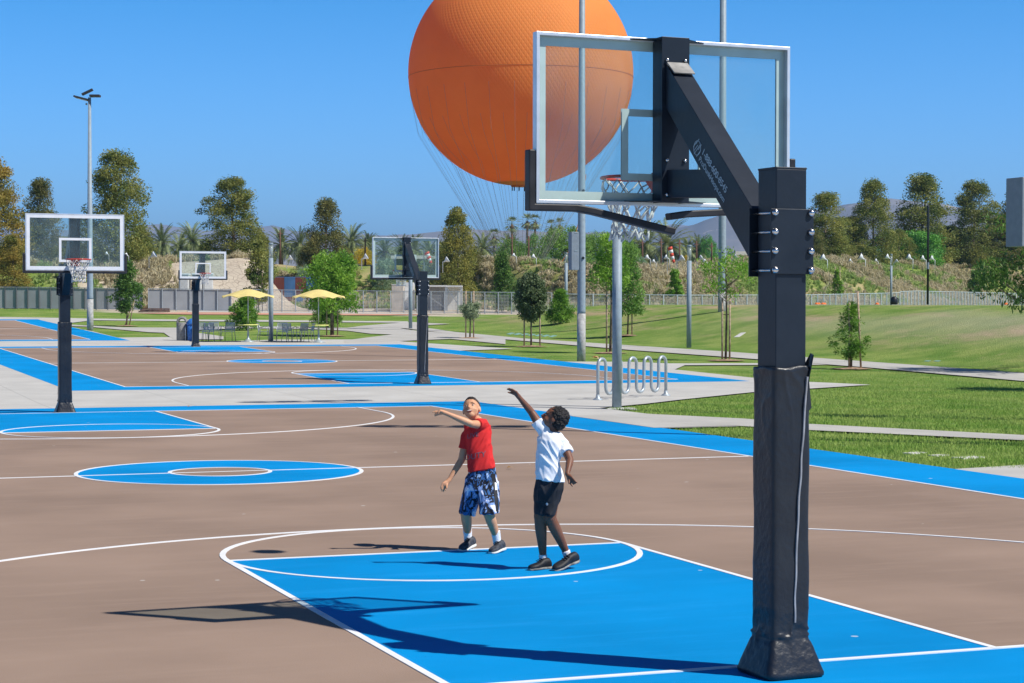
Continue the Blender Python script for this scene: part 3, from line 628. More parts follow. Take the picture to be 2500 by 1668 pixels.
for u, vt, D, sx, l in ((1175, 548, 225, .8, 'leftmost bushy green tree under the fan palms'), (1235, 540, 235, .9, 'bushy green tree below the pair of fan palms'), (1302, 522, 215, 1., 'brightest bushy green tree, left of the floodlight pole with a box'),
                    (1375, 535, 225, .9, 'bushy green tree right of the pole with a grey box'), (1437, 545, 215, .8, 'bushy green tree behind the near light post')):
    p, h = by_top(u, vt, D); tree('pepper', 'bushy_tree', p, l, h, u*.7, PG, sx)
p, h = by_top(1625, 545, 330); tree('pepper', 'rounded_tree', p, 'solitary upright dark tree in front of the mountain', h, 0, None, .42, m=M_BUSH)
for i, (u, vt, D, sx) in enumerate(((835, 570, 230, .7), (790, 600, 190, .5), (1012, 590, 175, .45), (1575, 586, 230, .7))):
    p, h = by_top(u, vt, D); tree('pepper', 'flowering_shrub', p, ['large yellow flowering shrub right of the dark pointed tree', 'small yellow shrub above the right umbrella', 'yellow shrub beside the middle glass board', 'yellow shrub left of the thick light pole in front of the mountain'][i], h, i, 'yellow flowering shrubs', sx, M_YEL, 'shrub')
for i, (u, vt, D, sx) in enumerate(((700, 612, 168, .5), (885, 596, 172, .8), (985, 600, 166, .6), (1258, 590, 172, .8), (1470, 590, 180, .8))):
    p, h = by_top(u, vt, D); tree('pepper', 'pale_shrub', p, ['pale shrub left of the feathery staked tree', 'blue green shrub seen through the middle glass board', 'pale shrub at the right end of the middle glass board', 'pale shrub on the bank left of the boxed pole', 'grey green shrub right of the near light post'][i], h, i*2, 'blue green shrubs on the bank', sx, M_BLUE, 'shrub')

# palms
def frond(q, r, base, az, el, L, droop, leaf, n=17):
    prev = None
    for i in range(n+1):
        t = i/n; e = el-droop*t*t*1.6; 
        if prev is None: pos = Vector(base)
        else: pos = prev+Vector((math.cos(az)*math.cos(e), math.sin(az)*math.cos(e), math.sin(e)))*L/n
        if prev is not None:
            d = (pos-prev).normalized(); side = Vector((-math.sin(az), math.cos(az), 0)); up = side.cross(d)*-1
            ll = leaf*math.sin(math.pi*min(1, .12+t*.86))**.6; wv = .055*L/4
            q.append([prev-side*wv*.5, prev+side*wv*.5, pos+side*wv*.4, pos-side*wv*.4])
            for s in (-1, 1):
                tip = pos+side*s*ll*.8+d*ll*.55-Vector((0, 0, ll*(.25+.3*r.random()))); q.append([prev, prev+d*wv*2.2, tip, tip])
                p2 = prev.lerp(pos, .5); tip = p2+side*s*ll*.85+d*ll*.45-Vector((0, 0, ll*(.05+.3*r.random()))); q.append([p2, p2+d*wv*2.2, tip, tip])
        prev = pos
def palm_mesh(kind, seed):
    r = random.Random(seed); q = []
    if kind == 'date':
        for i in range(62):
            el = r.uniform(-.75, 1.45); frond(q, r, (0, 0, 0), r.uniform(0, 6.283), el, 4.3*r.uniform(.85, 1.1), .55+.35*(el < .4), .62)
        tz = 9.
    else:
        for i in range(46):
            az = r.uniform(0, 6.283); el = r.uniform(-1.2, 1.4); L_ = 1.0; b = Vector((math.cos(az)*math.cos(el), math.sin(az)*math.cos(el), math.sin(el)))*L_
            for k in range(11):
                a2 = (k-5)*.2; side = Vector((-math.sin(az), math.cos(az), 0)); d = b.normalized(); dd = (d*math.cos(a2)+side*math.sin(a2)); tip = b+dd*.95-Vector((0, 0, .25)); w_ = d.cross(side)*.0+side*.05
                q.append([b-w_, b+w_, tip, tip])
            q.append([Vector((0, 0, 0)), Vector((.03, 0, .03)), b, b])
        tz = 14.
    v = np.array([[tuple(p) for p in f] for f in q]).reshape(-1, 3)
    v += np.random.RandomState(seed).normal(size=v.shape)*.004
    return np_mesh(kind+'_palm_crown', v, M_PALM)
M_TRUNK = mat('palm_trunk', (.25, .18, .13), rough=.95, var=.3, vscale=4, bump=.5, bscale=12)
PALM = {'date': [palm_mesh('date', 4), palm_mesh('date', 9)], 'fan': [palm_mesh('fan', 5)]}
PT = {'date': MB().tube([(0, 0, -22), (0, 0, -1.6), (0, 0, -.8), (0, 0, .1)], [.38, .36, .62, .45], 10).mesh('palm_trunk', M_TRUNK, True),
      'fan': MB().tube([(0, 0, -26), (0, 0, -1), (0, 0, 0)], [.26, .2, .22], 8).mesh('palm_trunk', M_TRUNK, True)}
def palm(kind, u, vc, D, label, scale=1., rz=0., skirt=False):
    c = dep(u, vc, D); t = empty(kind+'_palm' if kind == 'date' else 'fan_palm', c, rz, label, 'palm', 'date palms on the skyline' if kind == 'date' else 'thin fan palms on the skyline', scale)
    obj('crown', PALM[kind][int(u) % len(PALM[kind])], t); obj('trunk', PT[kind], t)
    if skirt or kind == 'fan': obj('dry_fronds', SKIRT, t)
    return t
SKIRT = np_mesh('dry_fronds', leaf_cloud([(0, 0, -.6, .5), (0, 0, -1.1, .42)], 60, 1., .7, 3, .25, 2.5), M_FROND_DRY)
for i, (u, v, D, l, s) in enumerate([(330, 566, 330, 'date palm touching the right side of the tallest left tree', .9), (372, 552, 330, 'date palm right of the tallest left tree, in front of the far hills', 1.), (412, 562, 340, 'date palm half hidden by the farthest glass board', .9), (440, 546, 330, 'date palm left of the broad tree behind the farthest hoop', 1.),
        (646, 556, 330, 'date palm beside the brown utility pole', .95), (688, 556, 330, 'date palm with orange fruit left of the dark pointed tree', .95), (716, 572, 320, 'date palm low behind the dark pointed tree', .85), (806, 550, 330, 'date palm with orange fruit right of the dark pointed tree', 1.), (845, 562, 350, 'date palm just left of the middle glass board', .85),
        (884, 572, 340, 'date palm seen through the left half of the middle board', .85), (922, 570, 345, 'date palm behind the arm of the middle hoop', .9), (952, 570, 340, 'date palm seen through the middle board, right of the arm', .9), (985, 574, 345, 'date palm at the right side of the middle board', .85), (1108, 566, 340, 'date palm right of the yellowish tree', .95), (1170, 560, 350, 'date palm behind the leftmost bushy tree', .8),
        (1448, 570, 300, 'date palm right of the near light post', 1.0), (1482, 560, 260, 'large drooping date palm below the hanging net', 1.05), (1530, 558, 250, 'largest drooping date palm left of the red and white windsock', 1.1), (1578, 573, 330, 'small date palm behind the slim glass topped light post', .8), (1602, 568, 330, 'date palm left of the solitary dark tree', .85)]):
    palm('date', u, v+6, D, l, s*.92, i*1.3)
for i, (u, v, D, l, s) in enumerate([(1175, 515, 420, 'fan palm left of the close pair', 1.), (1210, 508, 430, 'left one of the close pair of fan palms', 1.05), (1228, 509, 430, 'right one of the close pair of fan palms', 1.), (1265, 520, 430, 'pale fan palm right of the close pair', .95), (1285, 516, 430, 'rightmost fan palm beside the pole with a box', .95), (1134, 543, 380, 'short fan palm right of the yellowish tree', .95)]):
    palm('fan', u, v, D, l, s*1.1, i)

# young lawn trees, held by stakes
def stake(parent, x, y, h, lean=0.): MB().tube([(x, y, -.1), (x+lean, y, h)], .033, 7).build('stake', M_STAKE, parent, smooth=True)
def tie(parent, x0, x1, z): MB().tube([(x0, 0, z), ((x0+x1)/2, .03, z-.03), (x1, 0, z)], .014, 5).build('tie', M_TIE, parent)
def mulch(parent, r=.7): 
    b = MB(); n = 18; b.add([(0, 0, .05)]+[(r*(1+.15*math.sin(k*3.1))*math.cos(2*math.pi*k/n), r*(1+.15*math.sin(k*2.3))*math.sin(2*math.pi*k/n), .0) for k in range(n)], [(0, 1+k, 1+(k+1) % n) for k in range(n)]); b.build('mulch', M_MULCH, parent)
def young(name, u, v, label, vt, wpx, cbv, m, shape, ncl, nl, size, seed, stakes=(), narrow=.5, needle=False, base_r=.04, lump=.5, droop=0., spread=1.5, tie_z=1.2, cat='tree', rr=1., fork=None, ml=True):
    p = at(u, v); D = math.hypot(p.x-CAM[0], p.y-CAM[1]); H = dep(u, vt, D).z-p.z; w_ = wpx/4484*D; cb = dep(u, cbv, D).z-p.z
    rnd = random.Random(seed); cc = crown_centers(rnd, H-.1, w_*.9, cb, ncl, shape, lump); cc = [(a, b, c, q*rr) for a, b, c, q in cc]
    if fork: cc = fork(rnd, H, w_, cb)
    t = empty(name, p, -YAW, label, cat, 'young trees on the lawns' if cat == 'tree' else 'young pine bushes on the lawns')
    obj('crown', np_mesh('crown', leaf_cloud(cc, nl, spread, size, seed, narrow, droop, needle), m), t)
    tm = MB(); limbs(tm, rnd, H, base_r, rnd.sample(cc, min(16, len(cc))), cb+(H-cb)*.6); tm.build('trunk', M_BARK, t, smooth=True)
    for sx, sh, ln in stakes: stake(t, sx/4484*D, -.05, dep(u, sh, D).z-p.z, ln)
    if len(stakes) > 1: tie(t, stakes[0][0]/4484*D, stakes[1][0]/4484*D, tie_z)
    if ml and cat == 'tree': mulch(t, .65)
    return t
young('staked_tree', 1078, 776, 'silvery olive tree between two stakes, left of the dark round one', 690, 66, 727, M_OLIVE, 'ball', 60, 75, .10, 41, ((-9, 668, 0), (9, 668, 0)), .3)
young('round_tree', 1219, 795, 'dark round headed oak between two stakes on the front lawn', 626, 90, 727, M_OAK, 'ball', 150, 130, .09, 42, ((-16, 700, 0), (20, 690, 0)), .6, rr=.8, lump=.2)
young('staked_tree', 1152, 716, 'dark leafy tree with one pale stake, left of the round oak', 578, 66, 700, M_PINED, 'cone', 60, 110, .17, 43, ((-14, 634, 0),), .4, rr=1.3)
young('staked_tree', 1400, 810, 'tall feathery bright green tree left of the near light post', 535, 96, 650, M_FEA, 'wide', 46, 120, .13, 44, ((-8, 655, 0),), .3, droop=.6, rr=1.1, base_r=.05)
young('staked_tree', 1440, 770, 'darker leafy tree just right of the near light post', 560, 84, 715, M_PEP, 'syc', 70, 110, .13, 45, ((10, 690, 0),), .4)
young('staked_tree', 1548, 696, 'small yellow green tree at the fence below the red and white windsock', 615, 52, 692, M_FEA, 'cone', 44, 80, .2, 46, ((4, 660, 0),), .6, ml=False)
def forked(rnd, H, w_, cb):
    o = []
    for cx_, cz, n, r in ((-.30, .88, 13, .30), (.34, .90, 13, .30), (.1, .98, 6, .25), (-.22, .74, 8, .28), (.12, .66, 5, .22), (.6, .86, 4, .2)):
        for _ in range(n): o.append((cx_*w_+rnd.gauss(0, .18), rnd.gauss(0, .28), H*cz+rnd.gauss(0, .12), r*rnd.uniform(.6, 1.1)))
    return o
young('staked_tree', 1665, 827, 'sparse forked tree tied between two pale stakes, left of the nearest post', 588, 92, 640, M_FEA, 'wide', 20, 36, .12, 47, ((-8, 684, 0), (9, 684, 0)), .35, droop=.8, fork=forked, tie_z=1.6)
young('staked_pine', 1953, 846, 'young pine with two stakes alone on the right lawn', 688, 88, 815, M_PINE, 'cone', 50, 85, .11, 48, ((-5, 695, 0), (22, 668, -.12)), .22, needle=True, lump=1.5)
young('staked_tree', 1921, 694, 'small tree with two thin stakes at the fence, right of the nearest post', 618, 34, 682, M_FEA, 'cone', 30, 50, .2, 49, ((-5, 612, 0), (6, 612, 0)), .4, ml=False)
young('staked_tree', 2236, 696, 'thin tree with a stake at the fence, right of the black pole', 622, 56, 668, M_PINED, 'cone', 30, 60, .24, 50, ((0, 632, 0), (9, 640, 0)), .4, ml=False)
young('leaning_tree', 290, 748, 'dark open crowned tree with two crossed stakes on the left lawn', 600, 96, 705, M_PINED, 'cone', 60, 100, .17, 51, ((-4, 690, .5), (6, 690, .3)), .35, lump=1., rr=1.1)
young('feathery_tree', 762, 771, 'broad feathery bright green tree behind the right yellow umbrella', 580, 145, 700, M_FEA, 'wide', 90, 120, .17, 52, ((-12, 655, 0), (13, 655, 0)), .35, base_r=.09, rr=1.1)
young('staked_tree', 594, 714, 'slender brown green tree with a stake behind the left yellow umbrella', 548, 66, 690, M_SYC, 'syc', 70, 80, .17, 53, ((8, 600, 0), (-4, 640, 0)), .5, ml=False)
for i, (u, v, vt, wp, l) in enumerate(((565, 757, 680, 76, 'bright pine bush behind the left yellow umbrella'), (752, 752, 690, 72, 'pine bush behind the trunk of the feathery tree'), (1286, 742, 664, 80, 'bright pine bush on the slope right of the round oak'))):
    young('pine_bush', u, v, l, vt, wp, v-8, M_PINE, 'syc' if i < 2 else 'cone', 80, 90, .17, 60+i, (), .2, needle=True, cat='bush', lump=.8, rr=1.2)

# overhanging branch foliage of the tree standing just outside the right edge
p = Vector(dep(2420, 697, 62)); p.z = zt(p.x, p.y); t = empty('hanging_tree', p, -YAW, 'dark drooping branches hanging into the right edge below the grey box', 'tree')
rnd = random.Random(77); cc = []
def lz(v): return dep(2400, v, 62).z-p.z
for _ in range(75):
    u_ = rnd.uniform(-150, 70); lo = np.interp(u_, [-150, -100, -60, 70], [640, 690, 700, 640]); v_ = rnd.uniform(590+max(0, -(u_+60))*.25, lo); cc.append((u_/4484*62, rnd.gauss(0, .7), lz(v_), .28))
for _ in range(120): cc.append((rnd.gauss(.6, .9), rnd.gauss(0, 1.1), rnd.uniform(lz(620), lz(480)), .35))
obj('crown', np_mesh('crown', leaf_cloud(cc, 60, 1.4, .17, 7, .3, 1.2), M_PINED), t); tm = MB(); limbs(tm, rnd, 6, .1, rnd.sample(cc, 22), lz(560)); tm.build('trunk', M_BARK, t, smooth=True)

# wild grasses on the planted bank, one countless mass each
M_DRY = mat('dry_fountain_grass', (.62, .55, .37), rough=.9, col2=(.44, .39, .23), vscale=.25, trans=.3)
M_GRS = mat('green_fountain_grass', (.40, .50, .17), rough=.9, col2=(.23, .36, .09), vscale=.3, trans=.3)
def tufts(name, m, n, seed, keep, hgt, blades=28, label=None):
    r = np.random.RandomState(seed); Q = []; c = 0; tries = 0
    while c < n and tries < n*12:
        tries += 1; x = r.uniform(-8, 150); y = fdist(x, 0)*-1/.93+r.uniform(1, 36); y = np.interp(x, [q[0] for q in FENCE], [q[1] for q in FENCE])+r.uniform(3, 42); d = fdist(x, y)
        a = math.atan2(x-CAM[0], y-CAM[1])-YAW
        if not (-.28 < a < .31) or not keep(x, y, d, r): continue
        c += 1; z = zt(x, y)-.05; h = hgt*r.uniform(.5, 1.25); R_ = h*.85
        az = r.uniform(0, 6.283, blades); le = r.uniform(.1, 1., blades); s = np.stack([np.cos(az), np.sin(az)], 1)
        b = np.array([x, y])+s*.12*h; t = np.array([x, y])+s*(R_*le)[:, None]; w_ = .018*h+.010; pe = np.stack([-s[:, 1], s[:, 0]], 1)*w_; hz = h*(1-.35*le**2)*r.uniform(.8, 1.1, blades)
        f = np.zeros((blades, 8, 3)); mt = b+(t-b)*.55; t2 = b+(t-b)*1.25
        for a_, (pp, kk, zz) in enumerate(((b, -1, 0), (b, 1, 0), (mt, 1.1, .8), (mt, -1.1, .8), (mt, -1.1, .8), (mt, 1.1, .8), (t2, .3, .62), (t2, -.3, .62))): f[:, a_, :2] = pp+pe*kk; f[:, a_, 2] = z+hz*(zz if zz != .62 else .95-.5*le)
        Q.append(f.reshape(-1, 3))
    o = obj(name, np_mesh(name, np.concatenate(Q), m)); tag(o, kind='stuff', label=label)
def ptch(x, y, k): return noise.noise(Vector((x*.12+k, y*.12, k)))
def okd(x, y, d, r):
    mid = 34 < x < 45
    if mid and d < 25: return False
    if math.hypot((x-28.)/4.6, (d-13)/11) < .95: return False
    return d > 4.5
tufts('dry_grass', M_DRY, 7000, 1, lambda x, y, d, r: okd(x, y, d, r) and ptch(x, y, 5)-.04+.16*(52 < x < 75)+r.normal()*.12 > 0, .8, label='tall dry fountain grass covering the bank behind the fence')
tufts('green_grass', M_GRS, 6500, 2, lambda x, y, d, r: okd(x, y, d, r) and ptch(x, y, 5)+r.normal()*.12 < .10, .6, label='green tufted grass on the bank behind the fence')
# short blades of the near lawn
def blades(name, n, box, seed, m):
    r = np.random.RandomState(seed); x = r.uniform(box[0], box[1], n); y = r.uniform(box[2], box[3], n); poly = [(9.17, 11.7), (9.17, 20.4), (10.8, 20.4), (11.2, 19.1), (13.2, 15.7), (16.3, 9.9), (16.3, 9)]
    def inside(px, py, P):
        c = np.zeros(len(px), bool); j = len(P)-1
        for i in range(len(P)):
            xi, yi = P[i]; xj, yj = P[j]; c ^= ((yi > py) != (yj > py)) & (px < (xj-xi)*(py-yi)/(yj-yi+1e-9)+xi); j = i
        return c
    p2 = [(12.15, 20.9), (14.2, 16.6), (17.7, 10.2), (26.8, 10.2), (26.9, 20), (27.0, 35), (27.2, 43), (21.0, 43), (20.8, 39), (21.2, 36.5), (22.1, 34.7), (17.2, 32.1), (13.9, 29.4), (12.4, 28.0), (10.8, 26.8), (10.9, 24.6)]
    k = inside(x, y, poly) | (inside(x, y, p2) & (r.uniform(size=n) < np.clip((44-y)/26, .12, 1))); x = x[k]; y = y[k]; n = len(x)
    az = r.uniform(0, 6.283, n); h = r.uniform(.004, .022, n)*(1+.4*np.sin(x*2)*np.sin(y*1.7)); w_ = .006; le = r.uniform(0, .04, n); ax = r.uniform(0, 6.283, n)
    f = np.zeros((n, 4, 3)); dx = np.cos(az)*w_; dy = np.sin(az)*w_
    f[:, 0, 0] = x-dx; f[:, 0, 1] = y-dy; f[:, 1, 0] = x+dx; f[:, 1, 1] = y+dy; f[:, 2, 0] = x+dx*.3+np.cos(ax)*le; f[:, 2, 1] = y+dy*.3+np.sin(ax)*le; f[:, 3, 0] = x-dx*.3+np.cos(ax)*le; f[:, 3, 1] = y-dy*.3+np.sin(ax)*le
    f[:, 0, 2] = -.03; f[:, 1, 2] = -.03; zz = np.where(y > 32.4, (y-32.4)*.0117, 0); f[:, 2, 2] = h+zz; f[:, 3, 2] = h+zz
    tag(obj(name, np_mesh(name, f.reshape(-1, 3), m)), kind='stuff', label='short green lawn grass beside the courts')
blades('lawn_grass', 330000, (9, 27, 9.2, 43), 5, mat('lawn_blade', (.40, .50, .13), rough=.8, col2=(.22, .38, .06), vscale=.7, trans=.3))

# ---------------------------------------------------------------- lamps and poles
M_POLE = mat('blue_grey_painted_steel', (.27, .335, .39), rough=.5, var=.05, spec=.3)
M_CONC2 = mat('pole_concrete_foot', (.42, .42, .41), rough=.85, var=.12, vscale=8)
M_DARK = mat('dark_bronze_housing', (.035, .035, .04), rough=.5)
M_BLK = mat('black_steel', (.015, .018, .024), rough=.45)
M_LENS = mat('lamp_lens', (.55, .55, .42), rough=.15)
M_BOX = mat('light_grey_cabinet', (.22, .26, .31), rough=.5, var=.04)
M_CLR = bpy.data.materials.new('clear_lantern'); M_CLR.use_nodes = True
_nt = M_CLR.node_tree; _b = _nt.nodes['Principled BSDF']; _t = N(_nt, 'ShaderNodeBsdfTransparent'); _m = N(_nt, 'ShaderNodeMixShader'); _m.inputs[0].default_value = .38
_b.inputs['Base Color'].default_value = (.55, .62, .62, 1); _b.inputs['Roughness'].default_value = .15
_nt.links.new(_t.outputs[0], _m.inputs[1]); _nt.links.new(_b.outputs[0], _m.inputs[2]); _nt.links.new(_m.outputs[0], _nt.nodes['Material Output'].inputs[0])
def lantern(p, label, h=4.33, r=.1, ln=.66):
    t = empty('light_post', p, 0, label, 'light post', 'slim round light posts with clear tops')
    MB().lathe([(r, -.2), (r, h-ln)], n=28).build('pole', M_POLE, t, smooth=True)
    MB().lathe([(r*.93, h-ln), (r*.93, h-.08)], n=24).build('lantern', M_CLR, t, smooth=True)
    MB().lathe([(r*.28, h-ln), (r*.28, h-.08)], n=10).build('lamp_core', M_BOX, t, smooth=True)
    MB().lathe([(r, h-.1), (r, h-.02), (r*.9, h)], n=24).build('cap', M_POLE, t, smooth=True)
    return t
lantern(at(1415.5, 934), 'nearest slim light post, standing by the bicycle rack')
MB_ = at(1415.5, 934)
lantern(at(1581, 797), 'slim light post on the slope, left of the thick tall pole', 4.25)
lantern(at(622, 783), 'slim light post among the metal chairs between the two yellow umbrellas')
lantern(at(942, 754), 'slim light post directly behind the glass board of the middle hoop', 4.3)
def lamp_at(u, D, vt, label, r=.1, h=None):
    p = dep(u, 697, D); p.z = zt(p.x, p.y); return lantern(p, label, h or dep(u, vt, D).z-p.z, r)
lamp_at(1299, 125, 580, 'slim light post half hidden behind the slope, left of the pole with a grey box', .1)
lamp_at(2045, 112, 583, 'thin light post with a dark bag at its foot on the far field', .062)
def tall_pole(p, h, r0, r1, label, box=None, heads=True, foot=1.6, rot=0, dp=.30):
    t = empty('floodlight_pole', p, rot, label, 'floodlight pole', 'tall floodlight poles around the courts')
    MB().lathe([(r0*1.02, -.3), (r0*1.02, foot)], n=24).build('foot', M_CONC2, t, smooth=True)
    MB().lathe([(r0, foot), (r0*.97+r1*.03, foot+.1), (r1, h)], n=24).build('pole', M_POLE, t, smooth=True)
    if box:
        z0, z1, sx, wd = box; b = MB(); b.box((sx, 0, (z0+z1)/2), (wd, dp, z1-z0)); bx = b.build('cabinet', M_BOX, t, bevel=.01)
        for k in (0.02, .5, .98):
            q = z0+(z1-z0)*k; MB().box((sx-wd*.0+(abs(sx)/sx)*-.02, -.15, q), (.12, .02, .03)).build('hinge', M_POLE, bx)
    for k, z in enumerate((1.9, 4.2)): MB().lathe([(.05, 0), (.045, .03)], (0, 0, 0), 10, Matrix.Rotation(math.pi/2, 3, 'X')).build('hand_hole_cover', M_BLK, t).location = (.0, -r0*.98, foot+z)
    if heads:
        MB().box((0, 0, h-.05), (2.6, .1, .1)).build('cross_arm', M_DARK, t)
        for x in (-1.15, -.4, .4, 1.15):
            R_ = Matrix.Rotation(-.5, 3, 'X'); MB().box((x, .28, h+.12), (.55, .5, .2), R_).build('floodlight', M_DARK, t, bevel=.03)
    return t
P1 = at(1334, 827); tall_pole(P1, 18.5, .145, .075, 'tall light pole with a grey box on its left, seen through the nearest glass board', ((2.16+(697-620)/4484*67)-P1.z, (2.16+(697-533)/4484*67)-P1.z, -.29, .28))
p = dep(1657, 697, 97); p.z = zt(p.x, p.y); tall_pole(p, 24, .195, .14, 'tall thick light pole behind the sparse forked tree, its box on the right', (5.0, 6.7, .36, .26), foot=.95, rot=-YAW)
p = dep(2375, 697, 38.2); p.z = 0; tall_pole(p, 18.5, .145, .08, 'light pole at the right edge of which only the tall grey box shows', ((2.16+(697-570)/4484*38.2), (2.16+(697-418)/4484*38.2), -.34, .28), dp=.52)
tall_pole(Vector((13.1, 14.9, 0)), 12.2, .13, .07, 'floodlight pole outside the right edge that shades the near court', rot=-YAW)
# shoebox light on the left
p = at(207, 757); t = tall_pole(p, 11.75, .16, .075, 'thin floodlight pole with box shaped lamps behind the left hoop', heads=False, foot=1.55, rot=-YAW)
M4 = lambda a, ax: Matrix.Rotation(a, 3, ax)
MB().box((-.42, .05, 11.72), (.75, .5, .09), M4(.25, 'Y')).build('floodlight', M_DARK, t, bevel=.02)
MB().box((-.42, .04, 11.66), (.62, .42, .02), M4(.25, 'Y')).build('lens', M_LENS, t)
MB().box((.28, 0, 11.83), (.52, .4, .12)).build('floodlight', M_DARK, t, bevel=.02)
MB().box((-.1, -.05, 12.02), (.60, .2, .12), M4(-.45, 'Y')).build('floodlight', M_DARK, t, bevel=.02)
MB().sphere((-.16, 0, 11.42), .055, 10).build('sensor', M_BOX, t, smooth=True)
# black pole on the far field
p = dep(2129, 697, 104); p.z = zt(p.x, p.y); t = empty('black_pole', p, 0, 'plain black pole rising alone in front of the right skyline trees', 'pole')
MB().lathe([(.062, 0), (.055, 5.1), (.03, 5.16)], n=16).build('pole', M_BLK, t, smooth=True); MB().lathe([(.066, 1.85), (.066, 2.2)], n=16).build('band', M_BOX, t)
M_WOODP = mat('rusty_brown_pole', (.13, .065, .045), rough=.8)
for i, (u, vt) in enumerate(((643, 528), (838, 545), (1175, 538), (1213, 542), (1474, 549), (1517, 548), (1559, 551), (1598, 553), (1633, 557))):
    D = 188; p = dep(u, 697, D); p.z = zt(p.x, p.y); h = dep(u, vt, D).z-p.z
    lb = ['brown utility pole left of the dark pointed tree', 'brown utility pole just left of the middle glass board', 'brown pole below the leftmost fan palm', 'brown pole below the pair of fan palms', 'brown pole right of the near light post', 'brown pole left of the red and white windsock', 'brown pole behind the yellow green tree at the fence', 'brown pole right of the slim light post on the slope', 'brown pole in front of the solitary dark tree'][i]
    t = empty('wooden_pole', p, 0, lb, 'pole', 'rusty brown poles on the bank'); MB().lathe([(.1, 0), (.065, h)], n=10).build('shaft', M_WOODP, t, smooth=True)
    MB().box((0, 0, h-.35), (.5, .08, .09)).build('bracket', M_WOODP, t)
# white horn shaped floodlights on the bank
M_HORN = mat('white_reflector_housing', (.74, .77, .8), rough=.35, var=.04); M_IN = mat('dark_lamp_front', (.03, .035, .045), rough=.2)
HL = [(245, 582, .5, 0), (290, 585, .55, 0), (352, 586, 1, 1), (666, 592, .8, 1), (839, 590, .9, 1), (1025, 597, .9, 1), (1179, 586, .6, 0), (1224, 589, .7, 0), (1434, 592, .8, 0), (1485, 591, .8, 0), (1500, 600, .6, 0), (1529, 591, .8, 0), (1564, 594, 1.1, 1), (1608, 593, .9, 1), (1617, 600, .7, 0), (1688, 591, .9, 1), (1889, 592, 1.2, 0), (1951, 598, .7, 0), (1976, 591, 1.3, 0), (2010, 598, .7, 0), (2036, 590, 1.1, 0), (2057, 600, .8, 1), (2086, 591, 1.25, 0), (2117, 593, 1.15, 0), (2138, 593, 1.1, 0)]
WH = ['behind the left glass board', 'at the right edge of the left glass board', 'right of the left glass board, in front of the date palms', 'behind the feathery tree beside the left umbrella', 'beside the brown pole left of the middle glass board', 'under the yellowish tree right of the middle board', 'under the leftmost fan palm', 'under the pair of fan palms',
      'just right of the near light post', 'below the largest drooping palms, upper one', 'below the largest drooping palms, lower one', 'left of the red and white windsock', 'behind the top of the yellow green tree at the fence', 'right of the slim light post on the slope', 'low, beside a white post by the slim light post', 'right of the tall thick pole, above the forked tree',
      'first one right of the nearest hoop post', 'small one between two big lamps right of the hoop post', 'second big one right of the nearest hoop post', 'small one left of the thin light post', 'directly behind the top of the thin light post', 'low, just right of the thin light post', 'big one left of the black pole', 'one touching the left side of the black pole', 'one touching the right side of the black pole']
for (u, v, s, fl), wl in zip(HL, WH):
    D = crestD(u, 17); c = dep(u, v, D); t = empty('horn_floodlight', c, -YAW, 'white horn floodlight '+wl, 'floodlight', 'white horn shaped floodlights along the bank', s*.85)
    sg = 1 if not fl else -1; R_ = M4(-1.15*sg, 'Y') @ Matrix.Identity(3)
    R_ = M4(sg*-1.0, 'Y'); MB().lathe([(.02, -.36), (.07, -.34), (.09, -.2), (.16, -.1), (.26, .0), (.31, .12), (.315, .2)], n=16, rot=R_).build('reflector', M_HORN, t, smooth=True)
    MB().lathe([(.30, .19), (.29, .21)], n=16, rot=R_).build('lamp_front', M_IN, t)
    base = R_ @ Vector((0, 0, -.3)); MB().tube([(base.x+.06*sg, 0, base.z), (base.x+.14*sg, 0, base.z-.02), (base.x+.14*sg, 0, -1.3)], .04, 8).build('post', M_HORN, t, smooth=True)

# ---------------------------------------------------------------- bicycle rack, tables, bins
M_GALV = mat('galvanised_tube', (.42, .48, .53), rough=.36, metal=.3, var=.06)
a, b_ = at(1372, 918), at(1528, 908); d = b_-a; ln = d.length; t = empty('bicycle_rack', a, math.atan2(d.y, d.x), 'galvanised wave shaped bicycle rack behind the nearest slim light post', 'bicycle rack')
n = 9; sp_ = ln/n; r_ = sp_/2; H = .92; pts = [(0, 0, 0), (0, 0, H-r_)]
for i in range(n):
    cx_ = sp_*i+r_; up = (i % 2 == 0); zc = H-r_ if up else .12+r_
    for k in range(1, 8):
        q = math.pi*(1-k/8); pts.append((cx_+r_*math.cos(q), 0, zc+(r_*math.sin(q) if up else -r_*math.sin(q))))
    pts.append((sp_*(i+1), 0, zc))
    if i < n-1: pts.append((sp_*(i+1), 0, (.12+r_) if up else (H-r_)))
pts.append((ln, 0, 0)); MB().tube(pts, .037, 12).build('wave_tube', M_GALV, t, smooth=True)
for x in (0, ln): MB().lathe([(.12, 0), (.11, .012), (.05, .05), (.04, .12)], (x, 0, 0), 16).build('base_flange', M_GALV, t, smooth=True)
M_YCAN = mat('yellow_canopy', (.88, .72, .28), rough=.75, var=.04, trans=.25); M_YTAB = mat('lime_table_top', (.78, .80, .25), rough=.4)
